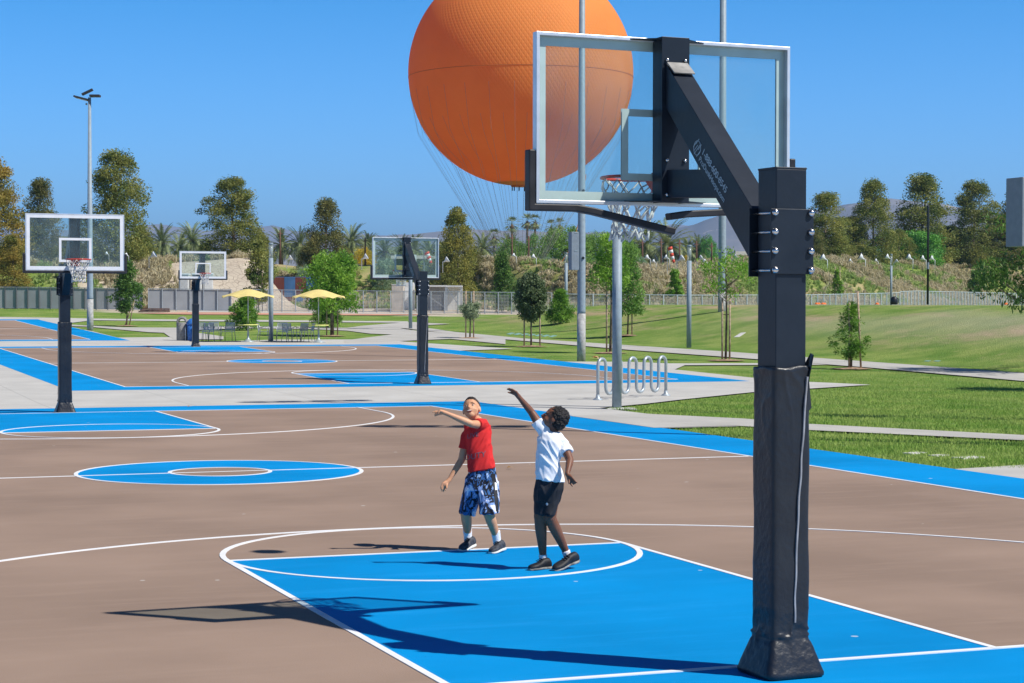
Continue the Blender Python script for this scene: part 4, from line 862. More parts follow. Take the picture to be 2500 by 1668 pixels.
def table(u, v, label, lab2, seed):
    p = at(u, v); t = empty('round_table', p, seed, label, 'table', 'round tables under umbrellas')
    MB().lathe([(.30, 0), (.30, .015), (.14, .06), (.055, .16), (.04, .2), (.04, .72)], n=24).build('pedestal', M_GALV, t, smooth=True)
    MB().lathe([(.44, .725), (.455, .74), (.455, .75), (.44, .765)], n=36).build('table_top', M_YTAB, t)
    u_ = empty('umbrella', p+Vector((0, 0, .77)), seed, lab2, 'umbrella', 'yellow umbrellas'); k = -.77
    MB().lathe([(.022, 0), (.02, 2.28+k)], n=12).build('pole', M_GALV, u_, smooth=True)
    vs = []; fs = []; n = 48; rr = [(0, 2.30), (.15, 2.285), (.35, 2.24), (.6, 2.15), (.85, 2.045), (1.02, 1.975), (1.15, 1.93), (1.17, 1.905)]
    for r0, z in rr:
        for j in range(n):
            a_ = 2*math.pi*j/n; rib = abs(math.sin(4*a_)); q = (r0/1.15)
            vs.append((r0*math.cos(a_)*(1-.035*rib*q), r0*math.sin(a_)*(1-.035*rib*q), z+k-.0+rib*.085*q**3-.0*q))
    for i in range(len(rr)-1):
        for j in range(n): fs.append((i*n+j, i*n+(j+1) % n, (i+1)*n+(j+1) % n, (i+1)*n+j))
    MB().add(vs, fs).build('canopy', M_YCAN, u_, smooth=True)
    for j in range(8):
        a_ = 2*math.pi*j/8; MB().tube([(0, 0, 2.27+k), (.6*math.cos(a_), .6*math.sin(a_), 2.13+k), (1.14*math.cos(a_), 1.14*math.sin(a_), 1.915+k)], .009, 5).build('rib', M_GALV, u_)
table(569.5, 785, 'round lime topped table under the left yellow umbrella', 'left yellow scalloped umbrella, nearer the slim light post', .2); table(731, 786, 'round lime topped table under the right yellow umbrella', 'right yellow scalloped umbrella, in front of the feathery tree', .3)
M_CH = mat('silver_chair_metal', (.40, .43, .45), rough=.35, metal=.6)
def chair_proto():
    t = empty('metal_chair', (0, 0, 0)); r = .013
    for s in (-1, 1):
        MB().tube([(s*.27, -.25, 0), (s*.24, -.2, .43), (s*.27, -.19, .62), (s*.27, -.02, .66), (s*.22, .2, .6)], r, 6).build('arm_rest', M_CH, t, smooth=True)
        MB().tube([(s*.25, .27, 0), (s*.22, .2, .43), (s*.21, .28, .80)], r, 6).build('leg', M_CH, t, smooth=True)
    b = MB()
    for k in range(9): b.box((-.2+.05*k, -.01, .435), (.034, .42, .012))
    b.box((0, -.2, .428), (.46, .03, .02)); b.box((0, .19, .428), (.46, .03, .02)); b.build('seat', M_CH, t)
    b = MB()
    for k in range(9): b.beam((-.19+.0475*k, .215, .5), (-.19+.0475*k, .275, .79), .032, .01, (0, 1, 0))
    b.beam((-.22, .28, .80), (.22, .28, .80), .03, .03); b.beam((-.21, .21, .49), (.21, .21, .49), .02, .02); b.build('backrest', M_CH, t); return t
proto = chair_proto(); first = True
for u, v, rz, l in ((462, 783, .3, 'metal chair partly hidden behind the farthest hoop post'), (478, 784, .1, 'metal chair right of the blue bin, front one of the row'), (492, 782, .25, 'metal chair right of the blue bin, rear one of the row'), (524, 783, -.2, 'metal chair standing alone left of the left table'), (606, 784, 1.5, 'light metal chair left of the slim light post, seen from the side'),
                  (648, 783, .1, 'metal chair immediately right of the slim light post'), (664, 785, .6, 'metal chair turned towards the right umbrella'), (690, 785, -.6, 'left one of two overlapping chairs at the right table'), (706, 785, -1.2, 'right one of two overlapping chairs at the right table')):
    c = proto if first else copy_tree(proto); first = False; c.location = at(u, v); c.rotation_euler = (0, 0, rz-YAW); tag(c, l, 'chair', 'metal slat chairs around the tables')
M_BIN = mat('grey_pebbled_bin', (.30, .29, .28), rough=.85, var=.2, vscale=30); M_BLUEB = mat('blue_plastic', (.04, .17, .52), rough=.4)
p = at(418, 781.5); t = empty('litter_bin', p, -YAW, 'grey litter bin with an arched hood beside the blue bin', 'litter bin')
MB().lathe([(.23, 0), (.245, .02), (.25, .78), (.235, .8)], n=28).build('body', M_BIN, t, smooth=True)
vs = []; fs = []; n = 14
for i in range(n+1):
    a_ = math.pi*i/n
    for rr in (.235, .15):
        for y in (-.14, .14): vs.append((rr*math.cos(a_), y, .79+rr*1.15*math.sin(a_)))
for i in range(n):
    for q in ((0, 1, 3, 2),): pass
    o = 4*i; fs += [(o, o+4, o+5, o+1), (o+2, o+3, o+7, o+6), (o, o+2, o+6, o+4), (o+1, o+5, o+7, o+3)]
fs += [(0, 1, 3, 2), (4*n, 4*n+2, 4*n+3, 4*n+1)]; MB().add(vs, fs).build('hood', M_BIN, t, smooth=True)
p = at(442, 782); t = empty('recycling_bin', p, -YAW, 'blue recycling bin with a domed lid behind the farthest hoop post', 'recycling bin')
MB().lathe([(.2, 0), (.22, .02), (.25, .70)], n=24).build('body', M_BLUEB, t, smooth=True); MB().lathe([(.27, .70), (.27, .76), (.22, .88), (.12, .96), (.02, .99)], n=24).build('lid', M_BLUEB, t, smooth=True)
b = MB(); b.tube([(-.3, -.1, 0), (-.3, -.1, .62), (-.3, .2, .62), (-.3, .2, 0)], .014, 6); b.build('stand', M_HORN, t, smooth=True)
# pads and covers lying in the grass
M_PAD2 = concrete_mat('pale_pad', (.60, .59, .56), 50.); M_TEAL = mat('teal_cover', (.22, .42, .38), rough=.6, var=.15)
def slab(name, label, cat, quad, m, group=None, th=.03):
    c = [at(a, b) for a, b in quad]; o = sum(c, Vector())/len(c); n = len(c); vs = [tuple(q-o+Vector((0, 0, -.014))) for q in c]+[tuple(q-o-Vector((0, 0, th))) for q in c]
    ob = MB().add(vs, [tuple(range(n)), tuple(range(2*n-1, n-1, -1))]+[(i, i+n, (i+1) % n+n, (i+1) % n) for i in range(n)]).build(name, m); ob.location = o; tag(ob, label, cat, group); return ob
g = 'concrete pads in the near grass'
slab('concrete_pad', 'left one of three pale pads in the grass beside the near court', 'pad', [(2070, 1037), (2105, 1034.2), (2127, 1036), (2090, 1038.6)], M_PAD2, g, .06); slab('concrete_pad', 'smallest middle pad in the grass beside the near court', 'pad', [(2130, 1042), (2160, 1040), (2178, 1041.5), (2148, 1043.5)], M_PAD2, g, .06)
slab('concrete_pad', 'largest right pad in the grass beside the near court', 'pad', [(2184, 1047), (2232, 1043.8), (2260, 1046.3), (2212, 1049.6)], M_PAD2, g, .06)
slab('concrete_pad', 'small pale slab on the slope right of the forked tree', 'pad', [(1684, 773), (1700, 763), (1712, 762), (1696, 772.5)], M_PAD2)
slab('concrete_pad', 'thin concrete pad at the foot of the nearest slim light post', 'pad', [(1392, 937.5), (1400, 933), (1456, 934), (1462, 938.3)], M_PAD2)
for k in range(7): slab('ground_cover_plate', ['first', 'second', 'third', 'fourth', 'fifth', 'sixth', 'seventh'][k]+' from the left of the teal plates in the grass by the oak', 'ground plate', [(1162+k*16, 766+k*1.0), (1174+k*16, 762.5+k*1.0), (1182+k*16, 763.5+k*1.0), (1170+k*16, 767+k*1.0)], M_TEAL, 'teal plates in a row')
for k in range(2): slab('ground_cover_plate', ['left', 'right'][k]+' teal plate on the slope above the right path', 'ground plate', [(2120+k*22, 828), (2126+k*22, 826.3), (2137+k*22, 826.6), (2131+k*22, 828.4)], M_TEAL)
p = at(1371, 823); t = empty('litter', p, 0, 'crumpled white and orange wrapper on the grass by the boxed pole', 'litter'); rnd = random.Random(2)
b = MB(); vs = [(rnd.uniform(-.22, .22), rnd.uniform(-.2, .2), rnd.uniform(0, .12)) for _ in range(12)]; b.add(vs, [(i, (i+3) % 12, (i+5) % 12) for i in range(12)]); b.build('wrapper', mat('wrapper_paper', (.8, .72, .6), rough=.6, col2=(.75, .35, .1), vscale=9), t)
M_CONE = mat('orange_cone_plastic', (.75, .17, .03), rough=.5)
for i, (u, D) in enumerate(((1874, 104), (1879, 104.5), (1888, 104), (1892, 104.6), (2013, 100), (2309, 96))):
    p = dep(u, 697, D); p.z = zt(p.x, p.y); o = MB().lathe([(.12, 0), (.12, .012), (.10, .03), (.045, .10), (.04, .10)], n=14).build('disc_cone', M_CONE, smooth=True); o.location = p
    tag(o, ['first orange disc cone right of the nearest post', 'second orange disc cone right of the nearest post', 'third orange disc cone right of the nearest post', 'fourth orange disc cone right of the nearest post', 'single orange cone left of the bag at the thin light post', 'orange cone near the hanging branches at the right'][i], 'cone', 'orange disc cones on the far field')
p = dep(2052, 697, 110.5); p.z = zt(p.x, p.y); t = empty('sports_bag', p, -YAW, 'black backpack with a blue patch at the foot of the thin light post', 'bag')
b = MB(); b.lathe([(.13, 0), (.2, .03), (.21, .2), (.19, .34), (.12, .43), (.05, .45)], n=10); b.build('body', M_BLK, t, smooth=True); MB().sphere((.05, -.1, .1), (.1, .08, .09), 10).build('pocket', M_BLUEB, t, smooth=True); MB().tube([(.15, -.05, .38), (.24, -.08, .3), (.22, -.08, .1)], .02, 6).build('strap', M_BLK, t, smooth=True)

# ---------------------------------------------------------------- fence
M_FP = mat('fence_post_paint', (.34, .37, .40), rough=.5, metal=.2); M_FD = mat('fence_post_dark', (.10, .11, .12), rough=.6)
M_SCR = mat('grey_screen_cloth', (.33, .34, .36), rough=.85, var=.06, vscale=.8)
M_WIRE = bpy.data.materials.new('wire_mesh'); M_WIRE.use_nodes = True; _nt = M_WIRE.node_tree; _b = _nt.nodes['Principled BSDF']; _b.inputs['Base Color'].default_value = (.42, .43, .44, 1); _b.inputs['Roughness'].default_value = .6
_t = N(_nt, 'ShaderNodeBsdfTransparent'); _m = N(_nt, 'ShaderNodeMixShader'); _g = N(_nt, 'ShaderNodeNewGeometry'); _w = N(_nt, 'ShaderNodeSeparateXYZ'); _nt.links.new(_g.outputs['Position'], _w.inputs[0]); _mx = None
for _k, _s in ((2, .1), (0, .1)):
    _d = N(_nt, 'ShaderNodeMath', operation='DIVIDE'); _d.inputs[1].default_value = _s; _nt.links.new(_w.outputs[_k], _d.inputs[0]); _f = N(_nt, 'ShaderNodeMath', operation='FRACT'); _nt.links.new(_d.outputs[0], _f.inputs[0])
    _l = N(_nt, 'ShaderNodeMath', operation='LESS_THAN'); _l.inputs[1].default_value = .2 if _k == 2 else .12; _nt.links.new(_f.outputs[0], _l.inputs[0])
    if _mx is None: _mx = _l.outputs[0]
    else: _a = N(_nt, 'ShaderNodeMath', operation='MAXIMUM'); _nt.links.new(_mx, _a.inputs[0]); _nt.links.new(_l.outputs[0], _a.inputs[1]); _mx = _a.outputs[0]
_nt.links.new(_mx, _m.inputs[0]); _nt.links.new(_t.outputs[0], _m.inputs[1]); _nt.links.new(_b.outputs[0], _m.inputs[2]); _nt.links.new(_m.outputs[0], _nt.nodes['Material Output'].inputs[0])
M_FL = mat('light_fence_paint', (.46, .52, .57), rough=.5)
def fy(x): return float(np.interp(x, [q[0] for q in FENCE], [q[1] for q in FENCE]))
def fence(x0, x1, step, label, solid, pm, hh=1.5):
    t = empty('metal_fence', G(x0, fy(x0)), 0, label, 'fence'); o = t.location; pts = []; x = x0
    while x < x1:
        pts.append(G(x, fy(x))); d = math.hypot(1, (fy(x+.5)-fy(x))/.5); x += step/d
    pts = pts[:100]; b = MB(); hh = hh
    for q in pts:
        MB().box(q-o+Vector((0, -.02, hh/2)), (.06, .06, hh+.02)).build('post', pm, t)
    for a, c in zip(pts[:-1], pts[1:]):
        a = a-o+Vector((0, .03, 0)); c = c-o+Vector((0, .03, 0)); b.quad(a+Vector((0, 0, .04)), c+Vector((0, 0, .04)), c+Vector((0, 0, hh-.05)), a+Vector((0, 0, hh-.05)))
    b.build('panel', M_SCR if solid else M_WIRE, t)
    MB().sweep([q-o+Vector((0, -.0, hh)) for q in pts], .05, .05).build('top_rail', pm if not solid else M_FP, t); MB().sweep([q-o+Vector((0, .0, .06)) for q in pts], .04, .04).build('bottom_rail', M_FP, t)
    return pts[-1].x
x_ = fence(6, 19, .80, 'grey screened fence behind the left hoop', True, M_FD)
x_ = fence(19, 25.0, .94, 'fence with sagging grey screen in front of the sand mound', True, M_FP)
x_ = fence(25.1, 46.5, .94, 'see through wire fence behind the umbrellas and the middle hoop', False, M_FP)
x_ = fence(46.6, 80, 1.0, 'wire fence along the top of the slope left of the nearest hoop post', False, M_FL, 1.42)
x_ = fence(x_+.02, 140, 1.05, 'wire fence at the far field right of the nearest hoop post', False, M_FL, 1.5)

# ---------------------------------------------------------------- things behind the fence
def place(u, D, off=0): p = dep(u, 697, D); p.z = zt(p.x, p.y)+off; return p
M_CW = mat('corrugated_white', (.66, .66, .64), rough=.6, var=.05); M_BLK2 = mat('beige_block', (.56, .50, .43), rough=.9, var=.1, vscale=2); M_RED = mat('rust_red_container', (.20, .06, .045), rough=.6, var=.15, vscale=1); M_CB = mat('container_blue', (.07, .19, .40), rough=.6, var=.1, vscale=1)
t = empty('shipping_container', place(690, 163), -YAW, 'blue and rust red checkered container behind the left umbrella and feathery tree', 'container')
W_ = 125/4484*163; MB().box((0, 1.2, 1.3), (W_, 2.3, 2.6)).build('body', M_CB, t)
for k in range(5):
    x0 = -W_/2+W_*k/5; b = MB(); m_ = M_RED if k % 2 == 0 else M_CB; w5 = W_/5
    for j in range(7): b.box((x0+w5*(j+.5)/7, .03+.0, 1.75), (w5/7*.55, .05, 1.6))
    b.box((x0+w5/2, .04, 1.75), (w5-.02, .03, 1.62)); b.build('painted_panel', m_, t); MB().box((x0+w5/2, .035, .62), (w5-.02, .04, .6)).build('painted_panel', M_CB if k % 2 == 0 else M_RED, t)
for i, (u, l) in enumerate(((424, 'leftmost white portable toilet behind the fence and farthest hoop'), (453, 'middle white portable toilet behind the farthest hoop'), (477, 'rightmost portable toilet with an open vent pipe behind the farthest hoop'))):
    t = empty('portable_toilet', place(u, 146), -YAW+.1*i, l, 'portable toilet', 'white portable toilets'); MB().box((0, 0, 1.0), (.74, .9, 2.0)).build('cabin', M_CW, t, bevel=.04); MB().box((0, 0, 2.06), (.80, .96, .14)).build('roof', M_HORN, t, bevel=.05); MB().box((0, -.46, 1.0), (.55, .03, 1.7)).build('door', M_CW, t, bevel=.01)
t = empty('block_building', place(912, 141), -YAW, 'beige block wall behind the fence left of the middle hoop post', 'building'); MB().box((0, 1.5, .9), (.82, 3, 1.9)).build('wall', M_BLK2, t); MB().box((0, 1.5, 1.87), (.86, 3.04, .05)).build('roof', M_CW, t)
t = empty('site_cabin', place(937, 143), -YAW, 'tall white panel cabin behind the fence and middle hoop post', 'cabin'); MB().box((0, .8, 1.0), (.78, 1.6, 2.0)).build('wall', M_CW, t, bevel=.02); MB().box((0, -.02, .9), (.5, .03, 1.5)).build('door', M_HORN, t)
for u, w5, l in ((990, 2.2, 'open grey canopy shelter right of the middle hoop post'), (1042, 1.15, 'small white canopy at the right end of the shelters')):
    t = empty('canopy_shelter', place(u, 142), -YAW, l, 'shelter', 'shelters behind the fence'); MB().box((0, .9, 1.78), (w5, 1.9, .12)).build('roof', M_CW, t); MB().box((0, 1.8, .9), (w5, .05, 1.7)).build('back_wall', M_SCR if w5 > 2 else M_CW, t)
    for x in (-w5/2+.06, w5/2-.06): MB().box((x, 0, .87), (.08, .08, 1.74)).build('post', M_FP, t)
    MB().beam((-w5/2+.1, -.03, 1.6), (w5/2-.1, -.03, .2), .05, .05).build('brace', M_FP, t)
t = empty('plank_stack', at(354, 716.5), -YAW+.1, 'low stack of dark brown planks in front of the fence', 'planks'); M_PLK = mat('dark_plank', (.12, .07, .055), rough=.85, var=.3, vscale=3)
for k in range(3): MB().box((.05*k, 0, .05+.085*k), (2.05-.12*k, .6, .075)).build('plank', M_PLK, t, bevel=.01)
M_STRW = mat('white_rocks', (.62, .6, .56), rough=.9)
p = dep(36, 676, 145); o = MB().sphere((0, 0, 0), (.9, .5, .35), 14).build('pale_boulder', M_STRW, smooth=True); o.location = Vector((p.x, p.y, zt(p.x, p.y)+.15)); tag(o, 'pale boulder among the grasses below the left glass board', 'boulder')
def building(u0, u1, vt, D, label, wm, rm, roof=.35, depth=8, gable=False):
    p = place((u0+u1)/2, D); h = dep(u0, vt, D).z-p.z; w_ = (u1-u0)/4484*D; t = empty('building', p, -YAW, label, 'building')
    MB().box((0, depth/2, h/2-2), (w_, depth, h+4)).build('wall', wm, t)
    if gable: MB().add([(-w_/2-.3, -.3, h), (w_/2+.3, -.3, h), (w_/2+.3, depth+.3, h), (-w_/2-.3, depth+.3, h), (-w_/2+.5, depth/2, h+1.6), (w_/2-.5, depth/2, h+1.6)], [(0, 1, 5, 4), (1, 2, 5), (2, 3, 4, 5), (3, 0, 4), (3, 2, 1, 0)]).build('roof', rm, t)
    else: MB().box((0, depth/2, h+roof/2), (w_+.8, depth+.8, roof)).build('roof', rm, t)
    for k in range(3): MB().box((-w_*.3+w_*.3*k, -.03, h-1.3), (w_*.1, .05, 1.0)).build('window', M_IN, t)
    return t
M_TEALW = mat('teal_grey_wall', (.19, .27, .25), rough=.8); M_TAN = mat('tan_wall', (.40, .31, .26), rough=.85); M_TILE = mat('terracotta_roof', (.46, .23, .16), rough=.85, var=.1)
building(905, 1148, 594, 245, 'long low teal grey building with a white roof edge behind the middle hoop', M_TEALW, M_CW, .4)
building(1694, 1745, 586, 260, 'tan flat roofed building partly hidden by the nearest hoop post', M_TAN, M_CW, .5)
building(1922, 1958, 578, 255, 'small house with a terracotta roof between the right skyline trees', M_TAN, M_TILE, gable=True)
building(2012, 2080, 598, 235, 'low brown wooden building behind the horn floodlights', mat('brown_boards', (.25, .15, .1), rough=.9), mat('brown_boards_roof', (.3, .19, .13), rough=.9), .3)
M_SOCKR = mat('windsock_red', (.72, .09, .05), rough=.7); M_SOCKW = mat('windsock_white', (.8, .8, .8), rough=.7)
for u, v0, v1, D, l in ((979, 579, 604, 150, 'small red and white windsock seen through the middle glass board'), (1537, 567, 603, 158, 'red and white windsock above the yellow green tree at the fence')):
    c = dep(u, v0, D); h = (v1-v0)/4484*D; t = empty('windsock', c, -YAW, l, 'windsock', 'red and white windsocks')
    for k in range(5):
        z0 = -h*k/5; z1 = -h*(k+1)/5; MB().tube([(.07*k, 0, z0), (.07*(k+1), 0, z1)], [.2-.02*k, .2-.02*(k+1)], 12).build('band', M_SOCKR if k % 2 == 0 else M_SOCKW, t, smooth=True)
    MB().tube([(-.2, 0, .1), (-.2, 0, -4.6)], .03, 8).build('mast', M_BOX, t)

# ---------------------------------------------------------------- tethered balloon
DB = 192.; bc = dep(1195, 168, DB); R0 = 11.02; t = empty('tethered_balloon', bc, 0, 'giant orange tethered balloon hanging behind the nearest glass board', 'balloon')
mo = mat('orange_balloon_fabric', (.95, .385, .095), rough=.65, var=.03, vscale=.3, spec=.2)
nt = mo.node_tree; L = nt.links; b = nt.nodes['Principled BSDF']; tc = N(nt, 'ShaderNodeTexCoord'); sx_ = N(nt, 'ShaderNodeSeparateXYZ'); L.new(tc.outputs['Object'], sx_.inputs[0])
def mth(op, a, c=None, v=None):
    x = N(nt, 'ShaderNodeMath', operation=op); L.new(a, x.inputs[0])
    if c is not None: L.new(c, x.inputs[1])
    if v is not None: x.inputs[1].default_value = v
    return x.outputs[0]
an = mth('ARCTAN2', sx_.outputs[1], sx_.outputs[0]); zz = mth('ARCSINE', mth('DIVIDE', sx_.outputs[2], v=R0+.05))
u1 = mth('MULTIPLY', an, v=80.); v1 = mth('MULTIPLY', zz, v=56.)
s1 = mth('ABSOLUTE', mth('SINE', mth('ADD', u1, v1))); s2 = mth('ABSOLUTE', mth('SINE', mth('SUBTRACT', u1, v1))); hgt = mth('MINIMUM', s1, s2); hp = mth('POWER', hgt, v=.6)
up_ = N(nt, 'ShaderNodeMapRange'); up_.inputs[1].default_value = -6; up_.inputs[2].default_value = 1; up_.inputs[3].default_value = .05; up_.inputs[4].default_value = .22; L.new(sx_.outputs[2], up_.inputs[0])
bp = N(nt, 'ShaderNodeBump', Distance=.14); L.new(up_.outputs[0], bp.inputs['Strength']); L.new(hp, bp.inputs['Height']); L.new(bp.outputs[0], b.inputs['Normal']); L.new(bp.outputs[0], b.inputs['Coat Normal'])
_tr = N(nt, 'ShaderNodeBsdfTranslucent'); _tr.inputs[0].default_value = (1, .20, .012, 1); _ms = N(nt, 'ShaderNodeMixShader'); _ms.inputs[0].default_value = .42; L.new(b.outputs[0], _ms.inputs[1]); L.new(_tr.outputs[0], _ms.inputs[2]); L.new(_ms.outputs[0], nt.nodes['Material Output'].inputs[0])
MB().sphere((0, 0, 0), R0, 128).build('envelope', mo, t, smooth=True)
MB().tube([(math.sqrt(R0**2-.25)*1.001*math.cos(a), math.sqrt(R0**2-.25)*1.001*math.sin(a), -.5) for a in np.linspace(0, 2*math.pi, 97)], .022, 5, False).build('seam_rope', mat('dark_seam', (.42, .13, .03)), t)
MB().lathe([(.9, -R0-.12), (1.0, -R0+.05), (2.6, -R0+.34)], n=40).build('bottom_valve', mat('dark_orange_skirt', (.55, .13, .02), rough=.5), t, smooth=True)
rb = MB(); rnd = random.Random(4)
for k in range(9): a = 2*math.pi*k/9; rb.tube([(.8*math.cos(a), .8*math.sin(a), -R0-.08), (.8*math.cos(a), .8*math.sin(a), -R0-.5)], .05, 4)
rb.build('valve_fittings', M_BLK, t)
gz = dep(1200, 612, DB).z-bc.z; M_ROPE = mat('thin_grey_rope', (.30, .30, .30), rough=.8)
NR = 56
for k in range(NR):
    a = 2*math.pi*k/NR+.03; lat = -.45 if k % 2 else -.18; r1 = R0*math.cos(lat); top = Vector((r1*math.cos(a), r1*math.sin(a), R0*math.sin(lat)))*1.004; bot = Vector((1.9*math.cos(a), 1.9*math.sin(a), gz))
    # follow the skin until the line leaves it tangentially
    dr = R0*1.01; pts = [top]
    tl = -.95 if k % 2 else -.6
    for q in (.33, .66, 1.): l2 = lat+(tl-lat)*q; pts.append(Vector((dr*math.cos(l2)*math.cos(a), dr*math.cos(l2)*math.sin(a), dr*math.sin(l2))))
    if k % 2 == 0: pts[1:] = [Vector((r1*.93*math.cos(a), r1*.93*math.sin(a), -R0*.55))]
    pts += [pts[-1].lerp(bot, .5), bot]; MB().tube(pts, .011, 4, False).build('rope', M_ROPE, t)
MB().tube([(1.9*math.cos(a), 1.9*math.sin(a), gz) for a in np.linspace(0, 2*math.pi, 25)], .1, 6, False).build('load_ring', M_GALV, t)
c1 = dep(1330, 500, DB-2)-bc; c2 = dep(1316, 560, DB-2)-bc; c3 = dep(1288, 603, DB-2)-bc; c0 = dep(1345, 400, DB-2)-bc
MB().tube([c0, c1, c2, c3], .035, 6).build('guide_rope', mat('orange_rope', (.7, .24, .04)), t)
t = empty('landing_frame', place(1170, 184), -YAW, 'white steel frame at the balloon base, left of the round oak', 'frame'); h = dep(1170, 616, 184).z-t.location.z; W_ = 114/4484*184
MB().box((0, 0, h), (W_, .25, .28)).build('beam', M_CW, t)
for x in (-W_/2+.2, W_/2-.3): MB().box((x, 0, h/2-.1), (.24, .2, h)).build('post', M_BOX, t)
MB().beam((-W_/2+.3, 0, h-.9), (-W_/2+1.3, 0, h-.1), .1, .1).build('brace', M_CW, t)

# ---------------------------------------------------------------- mountains
def hills(name, D, prof, m, depth, seed, amp):
    us = np.arange(-150, 2500, 7); vs = []; rows = 34; n = len(us)
    for j in range(rows):
        t_ = j/(rows-1); dd = D-depth*.55+depth*t_
        for u in us:
            a = YAW+math.atan((u-1175)/4484); x, y = CAM[0]+dd*math.sin(a), CAM[1]+dd*math.cos(a); top = (697-np.interp(u, [q[0] for q in prof], [q[1] for q in prof]))/4484*D
            tt = t_/.55 if t_ < .55 else max(0, 1-(t_-.55)/.45); e = ss(tt)**.8
            q = Vector((x/900, y/900, seed)); r_ = 1-abs(noise.noise(q*1.7))*1.9; r2 = 1-abs(noise.noise(q*4.3))*2; r3 = noise.noise(q*11)
            z = top*e*(1-amp*(1-e*.85)*(1-r_*.8))+top*amp*.55*(r2-.5)*e*(1-e)*2.2+top*.05*r3*min(1, e*2)*(.4+.6*(1-e))
            vs.append((x, y, max(-5, z)))
    fs = [(j*n+i, j*n+i+1, (j+1)*n+i+1, (j+1)*n+i) for j in range(rows-1) for i in range(n-1)]
    me = bpy.data.meshes.new(name); me.from_pydata(vs, [], fs); me.materials.append(m); me.polygons.foreach_set('use_smooth', [True]*len(me.polygons)); me.update(); struct(obj(name, me))
def hill_mat(name, a, c, rock):
    m = mat(name, a, rough=.95, col2=c, vscale=.0035, spec=.05); nt = m.node_tree; L = nt.links; b = nt.nodes['Principled BSDF']; src = b.inputs['Base Color'].links[0].from_socket; tc = N(nt, 'ShaderNodeTexCoord')
    n1 = N(nt, 'ShaderNodeTexNoise', Scale=.011, Detail=10., Roughness=.7); L.new(tc.outputs['Object'], n1.inputs['Vector']); r = N(nt, 'ShaderNodeMapRange'); r.inputs[1].default_value = .6; r.inputs[2].default_value = .66; L.new(n1.outputs[0], r.inputs[0])
    x = N(nt, 'ShaderNodeMix', data_type='RGBA'); x.inputs[7].default_value = (*rock, 1); L.new(r.outputs[0], x.inputs[0]); L.new(src, x.inputs[6]); L.new(x.outputs[2], b.inputs['Base Color']); return m
hills('near_mountain', 4200, [(-200, 560), (800, 545), (850, 533), (930, 526), (1000, 520), (1060, 514), (1100, 516), (1160, 523), (1230, 526), (1290, 529), (1400, 532), (1510, 527), (1545, 519), (1590, 508), (1615, 496), (1650, 484), (1700, 476), (1760, 486), (1830, 480), (1906, 476), (1966, 463), (2010, 452), (2041, 446), (2074, 449), (2120, 455), (2160, 458), (2190, 463), (2283, 478), (2350, 490), (2500, 510)], hill_mat('dry_hillside', (.24, .225, .225), (.13, .135, .155), (.50, .45, .40)), 1900, 3, .5)
hills('far_mountain', 9500, [(-200, 540), (300, 520), (345, 515), (380, 516), (420, 523), (470, 528), (560, 524), (600, 517), (625, 515), (650, 522), (700, 529), (780, 534), (900, 536), (1300, 531), (1420, 529), (1480, 522), (1520, 511), (1560, 509), (1600, 512), (1700, 520), (2500, 530)], hill_mat('far_hillside', (.30, .25, .22), (.2, .17, .16), (.36, .31, .28)), 3500, 9, .4)

# ---------------------------------------------------------------- haze
hz = MB().box((1500, 5000, 200), (17000, 18600, 436)).build('haze', None); tag(hz, kind='stuff'); 
hm = bpy.data.materials.new('haze'); hm.use_nodes = True; nt = hm.node_tree; nt.nodes.remove(nt.nodes['Principled BSDF']); pv = N(nt, 'ShaderNodeVolumePrincipled'); pv.inputs['Color'].default_value = (.36, .62, 1, 1); pv.inputs['Density'].default_value = 1.35e-4; pv.inputs['Anisotropy'].default_value = .1
nt.links.new(pv.outputs[0], nt.nodes['Material Output'].inputs['Volume']); hz.data.materials.append(hm)
# two young trees outside the right edge, seen only by their shadows on the lawn
tree_proto('young', 6, 2.2, 1.7, 40, 100, .2, M_FEA, 'ball', seed=71, base_r=.06)
tree('young', 'young_tree', G(26.8, 29.6), 'young tree outside the frame that throws the longer lawn shadow', 6.0); tree('young', 'young_tree', G(24.2, 22.6), 'young tree outside the frame that throws the shorter lawn shadow', 5.5)

